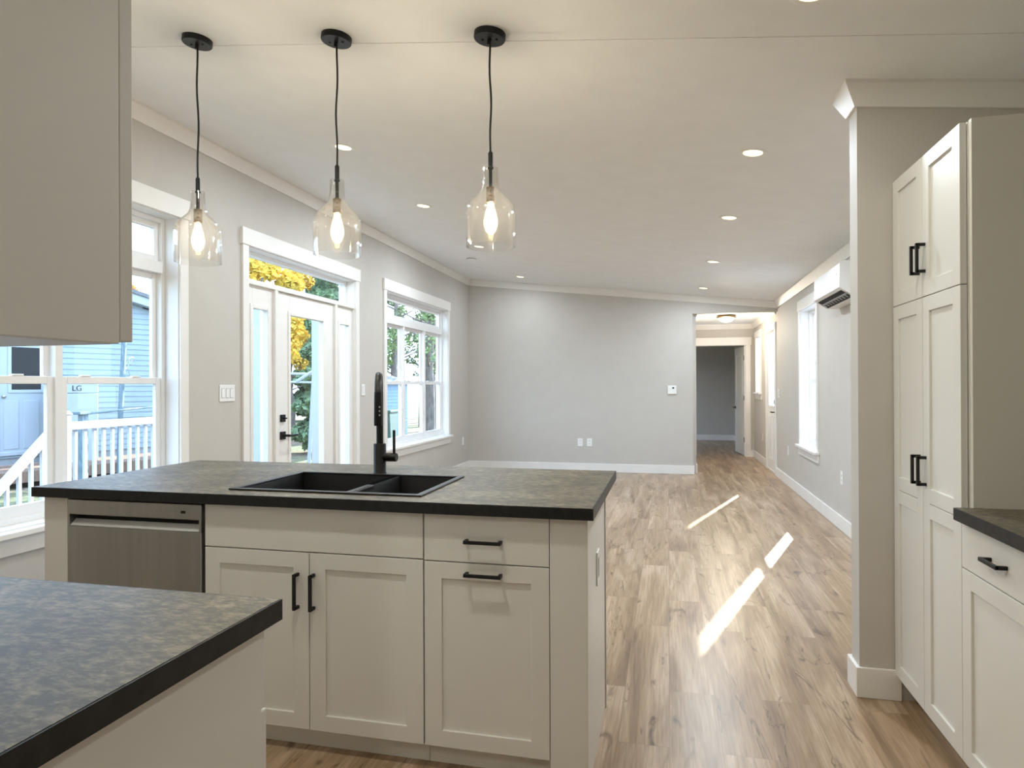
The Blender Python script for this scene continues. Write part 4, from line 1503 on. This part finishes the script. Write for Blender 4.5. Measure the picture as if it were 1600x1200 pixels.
obj('leg', MB().tube([(-9.6, 13.1, 1.62), (-9.7, 13.1, GZ)], 0.04, 8), M_OUTW, sw)
obj('brace', MB().tube([(-8.2, 13.45, 1.42), (-7.80, 13.56, 1.68)], 0.04, 8), M_OUTW, sw)


# ------------------------------------------------------------------ woods
def leaf_cloud(seed, n, shape, size):
    """many small leaf blades inside a crown volume, each with its own tilt"""
    r = random.Random(seed)
    mb = MB()
    for _ in range(n):
        p = shape(r)
        d1_ = Vector((r.uniform(-1, 1), r.uniform(-1, 1), r.uniform(-1, 1))).normalized()
        d2_ = d1_.orthogonal().normalized()
        s_ = size * r.uniform(0.6, 1.4)
        mb.quad([p - d1_ * s_, p + d2_ * s_ * 0.5, p + d1_ * s_, p - d2_ * s_ * 0.5])
    return mb


def spruce_shape(h, R):
    def f(r):
        z = h * (0.05 + 0.93 * r.random() ** 1.25)
        lim = R * (1 - z / h) + 0.12
        layer = 0.72 + 0.28 * math.cos(z * 9)
        rr = lim * layer * math.sqrt(r.uniform(0.15, 1))
        a = r.uniform(0, 2 * PI)
        return Vector((rr * math.cos(a), rr * math.sin(a), z - 0.22 * rr))
    return f


def crown_shape(h, R, lo_):
    blobs = []
    rr = random.Random(int(h * 100))
    for _ in range(26):
        a = rr.uniform(0, 2 * PI)
        q = R * 0.75 * math.sqrt(rr.uniform(0.05, 1))
        blobs.append((Vector((q * math.cos(a), q * math.sin(a), rr.uniform(lo_, h))), R * rr.uniform(0.20, 0.34)))

    def f(r):
        c, k = r.choice(blobs)
        v = Vector((r.gauss(0, 1), r.gauss(0, 1), r.gauss(0, 0.8)))
        v = v.normalized() * min(v.length, 1.7)
        return c + v * k * 0.6
    return f


def tree(name, label, loc, kind, seed, h, group):
    t_ = thing(name, label, 'tree', loc, group)
    r = random.Random(seed)
    rt = 0.05 + 0.009 * h
    pts = [Vector(loc) + Vector((r.uniform(-0.04, 0.04) * k, r.uniform(-0.04, 0.04) * k, h * k / 8)) for k in range(9)]
    mb = MB().tube(pts, rt, 9, [rt * (1 - 0.85 * k / 8) for k in range(9)])
    if kind != 'spruce':
        for k in range(34 if kind == 'bare' else 12):
            f_ = r.uniform(0.22, 0.92)
            p = Vector(loc) + Vector((0, 0, h * f_))
            a = r.uniform(0, 2 * PI)
            L_ = h * 0.075 * (1.15 - f_) + 0.15
            e1 = p + Vector((math.cos(a) * L_ * 0.6, math.sin(a) * L_ * 0.6, L_ * 0.25))
            e2 = e1 + Vector((math.cos(a + 0.3) * L_ * 0.6, math.sin(a + 0.3) * L_ * 0.6, L_ * 0.30))
            mb.tube([p, e1, e2], 0.03, 5, [rt * 0.30, rt * 0.18, rt * 0.05])
    obj('trunk', mb, M_BARK, t_)
    if kind == 'spruce':
        lm = leaf_cloud(seed, 15000, spruce_shape(h, h * 0.17), 0.085)
        mt = M_NEEDLE
    elif kind == 'bare':
        lm = leaf_cloud(seed, 1800, crown_shape(h, h * 0.075, h * 0.25), 0.06)
        mt = M_GRASSG
    else:
        lm = leaf_cloud(seed, 12000, crown_shape(h, h * 0.20, h * (0.26 if kind == 'orange' else 0.42)), 0.09)
        mt = M_ORANGE if kind == 'orange' else M_YELLOW
    for v in lm.bm.verts:
        v.co += Vector(loc)
    obj('foliage', lm, mt, t_)
    return t_


def at(az, dist):
    """azimuth in degrees left of the room's long axis, seen from the room"""
    a = math.radians(az)
    return (-dist * math.sin(a), dist * math.cos(a), GZ)


first = {}


def kind_for(az, dist, i):
    if az < 25.2:
        return ('spruce', 6.0 + dist * 0.10) if dist > 31 and i % 2 else ('bare', 8.5 + (i * 7 % 5) * 0.6)
    if az < 31.0:
        return ('bare', 10.5) if i % 4 == 3 else ('spruce', 5.8 + dist * 0.10)
    if az < 38.0:
        return ('spruce', 8.5) if dist > 27 else ('orange', 6.6) if i % 3 == 1 else ('yellow', 6.2)
    return ('spruce', 9.0) if dist > 29 else ('yellow', 6.4) if i % 4 == 2 else ('orange', 7.2)


KN = {'orange': 'autumn_tree', 'yellow': 'birch_tree', 'spruce': 'spruce_tree', 'bare': 'bare_tree'}
KL = {'orange': 'orange-leaved autumn tree behind the neighbouring house and yard', 'yellow': 'yellow-leaved autumn tree seen over the glazed door',
      'spruce': 'dark green spruce in the woods beyond the lawn', 'bare': 'nearly bare grey-trunked tree in the woods beyond the lawn'}
KG = {'orange': 'orange autumn trees', 'yellow': 'yellow autumn trees', 'spruce': 'spruces in the woods', 'bare': 'bare trees in the woods'}
CR = {'orange': 0.24, 'yellow': 0.24, 'spruce': 0.19, 'bare': 0.085}
spots = []
for x, y, h, kn in ((-14.7, 17.9, 6.4, 'orange'), (-11.6, 17.4, 6.4, 'yellow'), (-8.9, 15.8, 5.4, 'spruce')):
    spots.append([Vector((x, y, GZ)), kn, h, CR[kn] * h])
i = 0
for row, dist in enumerate((16.5, 18.5, 20.5, 22.5, 24.5, 26.5, 28.5, 30.5, 33, 35.5, 38)):
    az = 18.7 + (row * 1.7) % 2.6
    while az < 50.5:
        kind, h = kind_for(az, dist, i)
        p_ = Vector(at(az, dist))
        R_ = CR[kind] * h
        ok = all((p_ - q[0]).length > R_ + q[3] + 0.1 for q in spots)
        ok = ok and not (p_.x < -10.4 and (p_.x + 11.0) * 0.309 + (p_.y - 14.0) * 0.951 < R_ + 0.7) and not (p_.x >= -10.4 and p_.y < 14.4 + R_)
        ok = ok and (p_.xy - Vector((-10.6, 21.5))).length > 1.9 + R_ and (p_.xy - Vector((-8.35, 18.6))).length > 0.6 + R_
        if ok:
            spots.append([p_, kind, h, R_])
            i += 1
        az += 0.65
for i, (loc, kind, h, _r) in enumerate(spots):
    loc = tuple(loc)
    if kind not in first:
        first[kind] = (tree(KN[kind], KL[kind], loc, kind, 11 + i, h, KG[kind]), h)
    else:
        src, h0 = first[kind]
        o = dup(src, loc)
        k = h / h0
        o.scale = (k, k, k)
        o.rotation_euler = (0, 0, i * 1.7)
